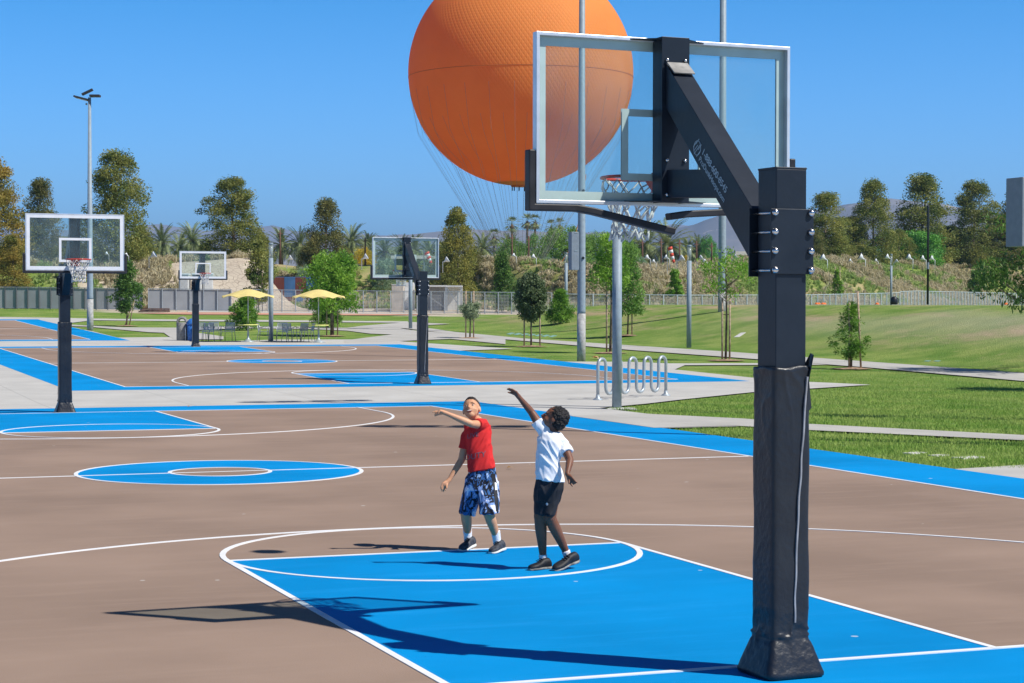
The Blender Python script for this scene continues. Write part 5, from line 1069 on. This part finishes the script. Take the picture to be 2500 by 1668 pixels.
# ---------------------------------------------------------------- people
Vc = Vector
RTv, UPv, FWv = Vc(RT), Vc(UP), Vc(FW)
def J(u, v, Z): return Vc(CAM+ray(u, v)*Z)
def zdep(p): return (p-Vc(CAM)).dot(FWv)
class Blob(MB):
    def limb(s, pts, r, n=14):
        pts = [Vc(p) for p in pts]; s.tube(pts, list(r), n)
        for p, q in zip(pts, r): s.sphere(p, q*.995, n)
        return s
    def loft(s, rings, n=28, e=2.4):      # rings: centre, half-axis x, half-axis y
        vs = []; fs = []
        for c, ax, ay in rings:
            for k in range(n):
                a = 2*math.pi*k/n; x, y = math.cos(a), math.sin(a); r = 1/((abs(x)**e+abs(y)**e)**(1/e)); vs.append(Vc(c)+Vc(ax)*x*r+Vc(ay)*y*r)
        m = len(rings)
        for i in range(m-1):
            for k in range(n): fs.append((i*n+k, i*n+(k+1) % n, (i+1)*n+(k+1) % n, (i+1)*n+k))
        fs += [tuple(range(n-1, -1, -1)), tuple((m-1)*n+k for k in range(n))]; return s.add(vs, fs)
    def skin(s, name, m, parent, vox=.006, smooth=4, wr=None, cut=None):
        me = s.mesh(name+'_src'); o = bpy.data.objects.new('t', me); COL.objects.link(o)
        rm = o.modifiers.new('r', 'REMESH'); rm.mode = 'VOXEL'; rm.voxel_size = vox; rm.use_smooth_shade = True
        sm = o.modifiers.new('s', 'SMOOTH'); sm.iterations = smooth; sm.factor = .5
        bpy.context.view_layer.update(); dg = bpy.context.evaluated_depsgraph_get(); r = bpy.data.meshes.new_from_object(o.evaluated_get(dg)); bpy.data.objects.remove(o)
        r.name = name; r.materials.clear(); r.materials.append(m)
        if wr or cut:
            nv = len(r.vertices); co = np.empty(nv*3); r.vertices.foreach_get('co', co); co = co.reshape(-1, 3); no = np.array([tuple(v.normal) for v in r.vertices])
            if wr: co += no*np.array([wr(Vc(c)) for c in co])[:, None]
            r.vertices.foreach_set('co', co.ravel()); r.update()
        if cut:
            bm = bmesh.new(); bm.from_mesh(r); bmesh.ops.delete(bm, geom=[v for v in bm.verts if cut(v.co)], context='VERTS'); bm.to_mesh(r); bm.free()
        r.polygons.foreach_set('use_smooth', [True]*len(r.polygons))
        inv = parent.matrix_world.inverted() if parent.type == 'EMPTY' else Matrix()
        o = obj(name, r, parent); return o
def skinmat(name, c, c2):
    m = mat(name, c, rough=.5, col2=c2, vscale=7, spec=.35, bump=.03); b = m.node_tree.nodes['Principled BSDF']; b.inputs['Subsurface Weight'].default_value = .12; b.inputs['Subsurface Radius'].default_value = (.02, .008, .004); b.inputs['Subsurface Scale'].default_value = .4; return m
M_SK1 = skinmat('tan_skin', (.66, .35, .20), (.58, .29, .16)); M_SK2 = skinmat('dark_brown_skin', (.22, .092, .052), (.165, .066, .038))
M_HR1 = mat('short_black_hair', (.022, .016, .014), rough=.6, var=.3, vscale=60, bump=.6, bscale=160); M_HR2 = mat('curly_black_hair', (.018, .016, .017), rough=.55, var=.4, vscale=50, bump=1., bscale=90)
M_FADE = mat('shaved_hair', (.07, .045, .033), rough=.7, var=.2, vscale=80)
M_REDS = mat('red_cotton', (.70, .022, .022), rough=.85, var=.07, vscale=6, bump=.1, bscale=150); M_WHS = mat('white_cotton', (.82, .83, .86), rough=.85, var=.02, vscale=6, bump=.08, bscale=150)
M_BLS = mat('black_jersey', (.012, .014, .02), rough=.7, var=.3, vscale=5, bump=.1, bscale=100); M_SOCK = mat('white_ribbed_sock', (.80, .80, .83), rough=.9, var=.03, bump=.3, bscale=80)
M_EYE = mat('dark_eye', (.02, .012, .01), rough=.2); M_TEETH = mat('teeth', (.8, .78, .72), rough=.3); M_LIP = mat('mouth', (.28, .06, .05), rough=.5)
M_SH1 = mat('charcoal_mesh_shoe', (.06, .065, .08), rough=.7, var=.3, vscale=40, bump=.3, bscale=120); M_SOLE = mat('pale_sole', (.66, .67, .64), rough=.6, var=.05); M_SH2 = mat('black_trainer', (.014, .016, .021), rough=.6, var=.3, vscale=30)
M_SOLE2 = mat('grey_jagged_sole', (.33, .33, .31), rough=.6, col2=(.08, .08, .08), vscale=22); M_TICK = mat('pale_green_mark', (.42, .5, .42), rough=.5); M_PRT = mat('grey_shirt_print', (.24, .12, .15), rough=.8)
def camo():
    m = mat('blue_abstract_print', (.1, .1, .1), rough=.8); nt = m.node_tree; L = nt.links; b = nt.nodes['Principled BSDF']; tc = N(nt, 'ShaderNodeTexCoord')
    mp = N(nt, 'ShaderNodeMapping'); mp.inputs['Scale'].default_value = (1.4, 1.4, .8); L.new(tc.outputs['Object'], mp.inputs[0])
    n = N(nt, 'ShaderNodeTexNoise', Scale=6.5, Detail=4., Roughness=.6, Distortion=.35); L.new(mp.outputs[0], n.inputs['Vector']); r = N(nt, 'ShaderNodeValToRGB'); cr_ = r.color_ramp; cr_.interpolation = 'CONSTANT'
    cr_.elements[0].position = 0; cr_.elements[0].color = (.72, .74, .86, 1); cr_.elements[1].position = .40; cr_.elements[1].color = (.18, .30, .58, 1)
    for p, c in ((.455, (.006, .009, .02, 1)), (.52, (.035, .13, .34, 1)), (.565, (.01, .014, .03, 1)), (.60, (.28, .42, .68, 1)), (.65, (.70, .72, .82, 1))): e = cr_.elements.new(p); e.color = c
    L.new(n.outputs[0], r.inputs[0]); L.new(r.outputs[0], b.inputs['Base Color']); return m
M_CAMO = camo()
def wrinkle(amp, sc, dirv, seed):
    d = Vc(dirv).normalized()
    def f(c):
        q = c-d*(c.dot(d))*.75; return amp*((1-abs(noise.noise(q*sc+Vc((seed, 0, 0)))*2.2))**2-.35)+amp*.4*noise.noise(q*sc*2.6)
    return f
def shoe(parent, heel, toe, up, m, msole, tick=None, w=.039, jag=0.):
    heel = Vc(heel); toe = Vc(toe); x = (toe-heel); L_ = x.length; x.normalize(); up = Vc(up); y = up.cross(x).normalized(); z = x.cross(y)
    S = [(0, .6, .25), (.03, .8, .7), (.1, .9, 1.0), (.25, .85, 1.02), (.38, .82, .92), (.55, .95, .62), (.72, 1.08, .50), (.86, 1.0, .42), (.95, .75, .34), (1., .45, .2)]
    b = Blob(); b.loft([(heel+x*L_*t+z*(.018+.072*h*.5), y*w*k, z*.072*h*.5+z*.006) for t, k, h in S], 20, 2.3); sh = b.skin('shoe', m, parent, .005, 2)
    b = Blob(); b.loft([(heel+x*L_*(t*1.03-.015)+z*(.012+jag*math.sin(t*38)), y*w*(k*1.08+.03), z*(.012+.003*(t < .3))) for t, k, h in S], 20, 3); b.skin('sole', msole, sh, .005, 1)
    if tick:
        q = Blob(); pts = [heel+x*L_*t+z*(.018+hh)+y*(w*.98*tick) for t, hh in ((.62, .012), (.48, .004), (.38, .022), (.18, .035))]; q.sweep(pts, .008, .006, tuple(y)); q.build('side_mark', M_TICK, sh)
    la = Blob(); 
    for t in (.42, .5, .58): la.limb([heel+x*L_*t+z*(.098-.09*(t-.3))+y*.018, heel+x*L_*(t+.02)+z*(.102-.09*(t-.3))-y*.018], [.004, .004], 6)
    la.build('laces', M_BLK, sh, smooth=True); return sh
def sock(parent, a, b_, r0, r1, m=M_SOCK):
    q = Blob(); a, b_ = Vc(a), Vc(b_); d = (b_-a).normalized(); q.tube([a, a+d*.012, a.lerp(b_, .5), b_], [r0*1.05, r0*1.1, (r0+r1)/2, r1], 18); return q.skin('sock', m, parent, .005, 1)
def hand(b, wrist, knuck, tips, thumb, r=.0078, palm_r=.02):
    wrist, knuck = Vc(wrist), Vc(knuck); d = (knuck-wrist).normalized(); side = None
    ax = (Vc(tips[-1])-Vc(tips[0])); ax = (ax-d*ax.dot(d)); ax = ax.normalized() if ax.length > .004 else d.cross(UPv).normalized()
    b.limb([wrist, wrist.lerp(knuck, .5), knuck], [.021, palm_r, palm_r*.8])
    for k in (-1, 1): b.limb([wrist.lerp(knuck, .2), knuck+ax*.02*k-d*.004], [.017, .013])
    for i, tp in enumerate(tips):
        tp = Vc(tp); base = knuck+ax*(-.026+.0173*i); mid = base.lerp(tp, .5)+(d*.010); b.limb([base, mid, tp], [r*1.1, r, r*.8], 8)
    th = Vc(thumb); b0 = wrist.lerp(knuck, .3); b.limb([b0, b0.lerp(th, .55)+d*.006, th], [r*1.6, r*1.25, r*.95], 8)
def head(b, c, f, up, s=1.):          # skull, jaw, nose, brow, ears; returns the frame
    f = Vc(f).normalized(); up = Vc(up); r = f.cross(up).normalized(); up = r.cross(f); R_ = Matrix((r, f, up)).transposed(); P = lambda x, y, z: c+(r*x+f*y+up*z)*s
    b.sphere(P(0, -.012, .025), (.071*s, .088*s, .080*s), 24, R_); b.sphere(P(0, .022, -.022), (.060*s, .060*s, .066*s), 20, R_); b.sphere(P(0, .042, -.068), (.036*s, .034*s, .026*s), 16, R_)
    for k in (-1, 1):
        b.sphere(P(k*.034, .044, -.028), (.026*s, .024*s, .024*s), 14, R_); b.sphere(P(k*.072, -.008, -.008), (.009*s, .018*s, .026*s), 12, R_); b.sphere(P(k*.03, .066, .024), (.022*s, .010*s, .007*s), 10, R_)
    b.limb([P(0, .074, .012), P(0, .090, -.018)], [.008*s, .0125*s], 10); b.sphere(P(0, .074, -.046), (.021*s, .010*s, .006*s), 10, R_); b.sphere(P(0, .070, -.057), (.018*s, .009*s, .006*s), 10, R_)
    return P, R_, r, f, up
def face(par, P, R_, s, smile):
    for k in (-1, 1):
        e = MB().sphere(P(k*.029, .068, .006), (.0115*s, .006*s, .0042*s), 12, R_).build('eye', M_TEETH, par, smooth=True); MB().sphere(P(k*.029, .0725, .006), (.0054*s, .003*s, .0042*s), 10, R_).build('pupil', M_EYE, e, smooth=True)
        MB().tube([P(k*.046, .062, .026), P(k*.03, .073, .030), P(k*.014, .074, .029)], [.0015*s, .0022*s, .0015*s], 6).build('eyebrow', M_HR1, par, smooth=True)
    m_ = MB().sphere(P(0, .079, -.050), (.025*s, .006*s, (.0095 if smile else .004)*s), 14, R_).build('mouth', M_LIP, par, smooth=True)
    if smile: MB().sphere(P(0, .083, -.0465), (.020*s, .003*s, .0048*s), 12, R_).build('teeth', M_TEETH, m_, smooth=True)

# ---- boy in the red shirt
p1 = at(1060, 1265); p2_ = at(1130, 1271.5); ZA = zdep((p1+p2_)/2)+.06; t = empty('person', Vc(((p1.x+p2_.x)/2, (p1.y+p2_.y)/2, 0)), 0, 'boy in a red t-shirt and blue patterned shorts looking up, one arm stretched out', 'person'); O1 = t.location.copy()
def Q(u, v, d=0.): return J(u, v, ZA+d)-O1
B = Blob(); hc = Q(1082, 940, .0); fd = (-FWv*.80-RTv*.22+UPv*.40); P, R_, hr, hf, hu = head(B, hc, fd, UPv*1+RTv*(-.16)-fd*.1, 1.03)
B.limb([P(0, -.02, -.05), Q(1096, 968, .04)], [.040, .043]); B.limb([Q(1096, 968, .04), Q(1099, 985, .03)], [.05, .07])
B.loft([(Q(1098, 975, .03), RTv*.06, FWv*.05), (Q(1098, 990, .02), RTv*.10, FWv*.07), (Q(1102, 1035, .0), RTv*.10, FWv*.075), (Q(1105, 1080, 0), RTv*.10, FWv*.08)])
SHr, ELr, WRr = Q(1112, 976, .02), Q(1081, 973, -.17), Q(1025.5, 949.5, -.22)
B.limb([SHr, SHr.lerp(ELr, .5), ELr], [.042, .038, .031]); B.limb([ELr, ELr.lerp(WRr, .3), WRr], [.031, .031, .0195])
hand(B, WRr, Q(1010, 943.5, -.23), [Q(992.5, 947, -.22), Q(997, 952, -.235), Q(1000.5, 952.8, -.25), Q(1006.5, 950.5, -.262)], Q(998, 954.5, -.20))
SHl, ELl, WRl = Q(1074, 996, .06), Q(1059, 1056, .05), Q(1031, 1101, -.02)
B.limb([SHl, SHl.lerp(ELl, .5), ELl], [.040, .037, .031]); B.limb([ELl, ELl.lerp(WRl, .3), WRl], [.031, .030, .019])
hand(B, WRl, Q(1019.5, 1114, -.05), [Q(1012, 1122, -.07), Q(1014, 1127.5, -.06), Q(1018, 1129, -.05), Q(1023, 1126, -.035)], Q(1025, 1121, -.085))
dl = zdep(p1)-ZA; dr = zdep(p2_)-ZA; 
KL, AL = Q(1069, 1178, dl-.0), Q(1074, 1226, dl+.09); KR, AR = Q(1121, 1177, dr+.0), Q(1139, 1231, dr+.09)
B.limb([Q(1088, 1110, 0), KL], [.075, .05]); B.limb([KL, KL.lerp(AL, .35), AL], [.048, .047, .031]); B.limb([Q(1116, 1108, 0), KR], [.075, .05]); B.limb([KR, KR.lerp(AR, .35), AR], [.048, .047, .031])
B.limb([AL, Q(1074, 1250, dl+.09)], [.03, .03]); B.limb([AR, Q(1143, 1256, dr+.09)], [.03, .03])
body = B.skin('body', M_SK1, t, .0055, 3)
face(body, P, R_, 1.03, True)
H = Blob(); H.sphere(P(0, -.018, .034), (.0745, .090, .081), 28, R_); hair = H.skin('hair', M_FADE, t, .006, 1, cut=lambda c: (c-P(0, 0, 0)).dot(hf) > .052+.25*((c-P(0, 0, 0)).dot(hu)-.05) or (c-P(0, 0, 0)).dot(hu) < -.02)
H = Blob(); H.sphere(P(0, -.012, .034), (.066, .084, .088), 26, R_)
H.skin('hair', M_HR1, t, .006, 1, wrinkle(.003, 70, hu, 2), cut=lambda c: (c-P(0, 0, 0)).dot(hu) < .082-.25*((c-P(0, 0, 0)).dot(hf)))
S = Blob(); S.loft([(Q(1096, 968, .035), RTv*.055, FWv*.05), (Q(1096, 974, .03), RTv*.115-UPv*.012, FWv*.07), (Q(1097, 990, .02), RTv*.118-UPv*.01, FWv*.088), (Q(1099.5, 1015, .01), RTv*.108, FWv*.094), (Q(1102, 1042, 0), RTv*.110, FWv*.098), (Q(1104.5, 1066, 0), RTv*.117, FWv*.105), (Q(1105.5, 1078, 0), RTv*.123+UPv*.022, FWv*.110)], 32, 2.5)
S.limb([Q(1108, 976, .02), SHr.lerp(ELr, .42)], [.052, .050]); S.tube([SHr, SHr.lerp(ELr, .56)], [.052, .054], 16); S.limb([Q(1080, 990, .05), SHl.lerp(ELl, .2)], [.055, .050]); S.tube([SHl, SHl.lerp(ELl, .56)], [.051, .052], 16)
shirt = S.skin('shirt', M_REDS, t, .006, 3, wrinkle(.009, 17, UPv*1.+RTv*.55, 3))
# faded print on the chest, laid onto the cloth
def lay_text(s_, size, c, target, m, par, off=.003, shear=0.):
    from mathutils.bvhtree import BVHTree
    tm_ = text_mesh(s_, size, m, 0); bm = bmesh.new(); bm.from_mesh(tm_); bmesh.ops.triangulate(bm, faces=bm.faces[:]); 
    for _ in range(2): bmesh.ops.subdivide_edges(bm, edges=[e for e in bm.edges if e.calc_length() > .012], cuts=1)
    bv = BVHTree.FromPolygons([v.co for v in target.data.vertices], [tuple(p.vertices) for p in target.data.polygons]); xs = [v.co.x for v in bm.verts]; w_ = (max(xs)+min(xs))/2
    for v in bm.verts:
        q = c+RTv*(v.co.x-w_)+UPv*(v.co.y+shear*(v.co.x-w_)); h = bv.ray_cast(q-FWv*.6, FWv)
        v.co = (h[0]-FWv*off) if h[0] else q
    bm.to_mesh(tm_); bm.free(); return obj('print', tm_, par)
lay_text('LIVE', .056, Q(1086, 1003, 0), shirt, M_PRT, shirt, shear=.25); lay_text('DUTY', .07, Q(1092, 1051, 0), shirt, M_PRT, shirt, shear=.22)
K = Blob(); K.loft([(Q(1106, 1076, 0), RTv*.112+UPv*.02, FWv*.092), (Q(1104, 1100, 0), RTv*.135, FWv*.105), (Q(1103, 1125, 0), RTv*.150, FWv*.112)], 32)
KLb, KRb = Q(1072, 1181, dl), Q(1123, 1179, dr)
K.loft([(Q(1091, 1108, 0), RTv*.095, FWv*.10), (Q(1082, 1140, dl*.5), RTv*.082, FWv*.092), (KLb+UPv*.01, RTv*.072-UPv*.012, FWv*.085), (KLb, RTv*.070-UPv*.012, FWv*.083)], 26)
K.loft([(Q(1118, 1106, 0), RTv*.098, FWv*.10), (Q(1122, 1140, dr*.5), RTv*.088, FWv*.095), (KRb+UPv*.01, RTv*.082+UPv*.004, FWv*.09), (KRb, RTv*.080+UPv*.004, FWv*.088)], 26)
sho = K.skin('shorts', M_CAMO, t, .006, 2, wrinkle(.010, 13, UPv, 8))
from mathutils.bvhtree import BVHTree
def panel(name, poly, target, m, par, off=.004):      # patch sewn onto the cloth
    bv = BVHTree.FromPolygons([v.co for v in target.data.vertices], [tuple(p.vertices) for p in target.data.polygons]); bm = bmesh.new(); bm.faces.new([bm.verts.new(q) for q in poly]); bmesh.ops.triangulate(bm, faces=bm.faces[:])
    for _ in range(5): bmesh.ops.subdivide_edges(bm, edges=[e for e in bm.edges if e.calc_length() > .014], cuts=1); bmesh.ops.triangulate(bm, faces=bm.faces[:])
    for v in bm.verts:
        n = bv.ray_cast(v.co-FWv*.6, FWv)
        if n[0]: v.co = n[0]-FWv*off
        else:
            n = bv.find_nearest(v.co); v.co = n[0]+n[1]*off
    me = bpy.data.meshes.new(name); bm.to_mesh(me); bm.free(); me.materials.append(m); me.polygons.foreach_set('use_smooth', [True]*len(me.polygons)); return obj(name, me, par)
panel('side_panel', [Q(1127, 1086, 0), Q(1135, 1086, 0), Q(1141, 1110, 0), Q(1143, 1140, .0), Q(1145, 1172, 0), Q(1139, 1168, 0), Q(1133, 1120, 0)], sho, M_BLS, sho)
panel('white_patch', [Q(1135.5, 1106, 0), Q(1140.5, 1106, 0), Q(1142, 1122, 0), Q(1137, 1122.5, 0)], sho, M_WHS, sho, .007)
sock(t, Q(1072.5, 1212, dl+.085), Q(1075, 1252, dl+.095), .037, .036); sock(t, Q(1137, 1218, dr+.085), Q(1143, 1259, dr+.095), .037, .036)
shoe(t, Q(1087, 1252, dl+.14), Q(1056.5, 1267, dl-.03), UPv+RTv*.2, M_SH1, M_SOLE); shoe(t, Q(1156, 1262, dr+.13), Q(1126, 1273, dr-.03), UPv, M_SH1, M_SOLE, -1)

# ---- boy in the white shirt
q1 = at(1216, 1309.5); q2 = at(1271, 1311); ZB_ = zdep((q1+q2)/2)+.03; t = empty('person', Vc(((q1.x+q2.x)/2, (q1.y+q2.y)/2, 0)), 0, 'boy in a white t-shirt and black shorts reaching up after a shot', 'person'); O1 = t.location.copy()
ZA = ZB_
B = Blob(); hc = Q(1270, 962, .0); fd = (-RTv*.80+UPv*.42+FWv*.12); P, R_, hr, hf, hu = head(B, hc, fd, UPv*.85+RTv*.45, 1.02)
B.limb([P(0, -.02, -.05), Q(1268, 993, .0)], [.040, .044]); B.limb([Q(1268, 993, 0), Q(1264, 1005, 0)], [.05, .06])
B.loft([(Q(1263, 1000, 0), RTv*.07, FWv*.06), (Q(1262, 1020, 0), RTv*.085, FWv*.085), (Q(1258, 1060, 0), RTv*.085, FWv*.085), (Q(1262, 1100, 0), RTv*.095, FWv*.09)])
SHr, ELr, WRr = Q(1244, 984, .0), Q(1219.5, 946, .02), Q(1190.5, 911, -.02)
B.limb([SHr, SHr.lerp(ELr, .5), ELr], [.040, .037, .030]); B.limb([ELr, ELr.lerp(WRr, .3), WRr], [.030, .0285, .019])
hand(B, WRr, Q(1180.5, 899.5, -.04), [Q(1163.5, 893.5, -.02), Q(1165, 892, -.04), Q(1167.5, 891.5, -.06), Q(1172, 892.5, -.075)], Q(1166, 900.5, -.07))
SHl, ELl, WRl = Q(1293, 1020, -.0), Q(1308, 1057, -.10), Q(1302, 1087, -.2)
B.limb([SHl, SHl.lerp(ELl, .5), ELl], [.040, .037, .031]); B.limb([ELl, ELl.lerp(WRl, .3), WRl], [.031, .030, .0195])
hand(B, WRl, Q(1308.5, 1099, -.22), [Q(1313.5, 1116.5, -.21), Q(1317, 1112, -.235), Q(1320, 1110.5, -.25), Q(1324.5, 1108.5, -.26)], Q(1306, 1110, -.25))
dl = zdep(q1)-ZA; dr = zdep(q2)-ZA
KL, AL = Q(1239, 1186, dl+.0), Q(1246, 1272, dl+.09); KR, AR = Q(1262, 1188, dr+.0), Q(1297, 1262, dr+.14)
B.limb([Q(1250, 1120, 0), KL], [.07, .051]); B.limb([KL, KL.lerp(AL, .32), AL], [.048, .049, .030]); B.limb([Q(1268, 1120, 0), KR], [.07, .051]); B.limb([KR, KR.lerp(AR, .32), AR], [.048, .049, .030])
B.limb([AL, Q(1247, 1292, dl+.09)], [.028, .03]); B.limb([AR, Q(1302, 1280, dr+.15)], [.028, .03])
body = B.skin('body', M_SK2, t, .0055, 3); face(body, P, R_, 1.02, False)
H = Blob(); H.sphere(P(0, -.028, .036), (.083, .094, .084), 30, R_); H.sphere(P(0, -.05, .0), (.078, .066, .075), 24, R_)
hair = H.skin('hair', M_HR2, t, .006, 1, lambda c: -.002+.008*noise.noise(c*62)+.006*noise.noise(c*130), cut=lambda c: (c-P(0, 0, 0)).dot(hf) > .066+.4*max(0, (c-P(0, 0, 0)).dot(hu)-.06) or ((c-P(0, 0, 0)).dot(hf) > .0 and (c-P(0, 0, 0)).dot(hu) < .02))
S = Blob(); S.loft([(Q(1268, 991, 0), RTv*.05-UPv*.01, FWv*.05), (Q(1264, 998, 0), RTv*.085-UPv*.02, FWv*.075), (Q(1262.5, 1012, 0), RTv*.103-UPv*.02, FWv*.098), (Q(1260, 1035, 0), RTv*.103, FWv*.10), (Q(1257.5, 1060, 0), RTv*.096, FWv*.10), (Q(1260, 1085, 0), RTv*.107, FWv*.105), (Q(1263, 1103, 0), RTv*.118-UPv*.014, FWv*.112)], 32, 2.4)
S.limb([Q(1256, 1000, 0), SHr], [.06, .052]); S.tube([SHr, SHr.lerp(ELr, .46)], [.052, .055], 16); S.limb([Q(1278, 1008, 0), SHl], [.06, .050]); S.tube([SHl, SHl.lerp(ELl, .55)], [.050, .053], 16)
shirt = S.skin('shirt', M_WHS, t, .006, 3, wrinkle(.009, 17, UPv-RTv*.6, 5))
K = Blob(); K.loft([(Q(1263, 1102, 0), RTv*.112-UPv*.012, FWv*.102), (Q(1260, 1122, 0), RTv*.122, FWv*.115), (Q(1255, 1150, 0), RTv*.105, FWv*.112)], 32)
K.loft([(Q(1252, 1125, 0), RTv*.085, FWv*.095), (Q(1244, 1165, dl*.6), RTv*.066, FWv*.085), (Q(1243, 1180, dl), RTv*.062, FWv*.08)], 24); K.loft([(Q(1266, 1125, 0), RTv*.085, FWv*.095), (Q(1262, 1165, dr*.6), RTv*.062, FWv*.085), (Q(1259, 1183, dr), RTv*.056, FWv*.08)], 24)
sho = K.skin('shorts', M_BLS, t, .006, 3, wrinkle(.007, 13, UPv, 18))
panel('round_emblem', [Q(1255.5+2.6*math.cos(a), 1158+3*math.sin(a), -.15) for a in np.linspace(0, 2*math.pi, 13)[:-1]], sho, M_WHS, sho, .004); panel('emblem_centre', [Q(1255.5+1.2*math.cos(a), 1158+1.4*math.sin(a), -.15) for a in np.linspace(0, 2*math.pi, 9)[:-1]], sho, M_BLS, sho, .007)
sock(t, Q(1246, 1273, dl+.09), Q(1247, 1294, dl+.09), .033, .034); sock(t, Q(1298, 1264, dr+.14), Q(1304, 1283, dr+.15), .033, .034)
shoe(t, Q(1263, 1306, dl+.10), Q(1214.5, 1311.5, dl-.04), UPv, M_SH2, M_SOLE2, -1, jag=.003); shoe(t, Q(1325, 1288, dr+.17), Q(1270, 1312, dr-.02), UPv+RTv*.4, M_SH2, M_SOLE2, -1, jag=.003)
# basketball in flight just above the frame; its shadow falls on the court
sh = at(615, 1267); hb = 5.1; b = MB().sphere((0, 0, 0), .121, 32).build('basketball', mat('orange_leather', (.55, .18, .06), rough=.6, bump=.3, bscale=200), smooth=True); b.location = sh+SUN*(hb/SUN.z); tag(b, 'basketball in the air above the picture, seen only by its round shadow', 'ball')
rb_ = MB()
for R_ in (Matrix(), M4(math.pi/2, 'X'), M4(math.pi/2, 'Y')): rb_.tube([R_ @ Vc((.1212*math.cos(a), .1212*math.sin(a), 0)) for a in np.linspace(0, 2*math.pi, 33)], .0022, 5, False)
rb_.build('seam', M_BLK, b)
# small leaves lying on the courts
M_LF = mat('dry_leaf', (.45, .25, .10), rough=.8, var=.2)
for i, (u, v, l) in enumerate(((1171, 1077.5, 'dry leaf on the half court line between the two boys'), (435, 936, 'dry leaf by the near edge of the second court'))):
    p = at(u, v); o = MB().add([(-.05, 0, .02), (0, -.03, .035), (.06, 0, .022), (0, .03, .04), (-.02, .01, .05)], [(0, 1, 4), (1, 2, 3, 4), (0, 4, 3)]).build('fallen_leaf', M_LF); o.location = p; tag(o, l, 'leaf', 'dry leaves on the courts')
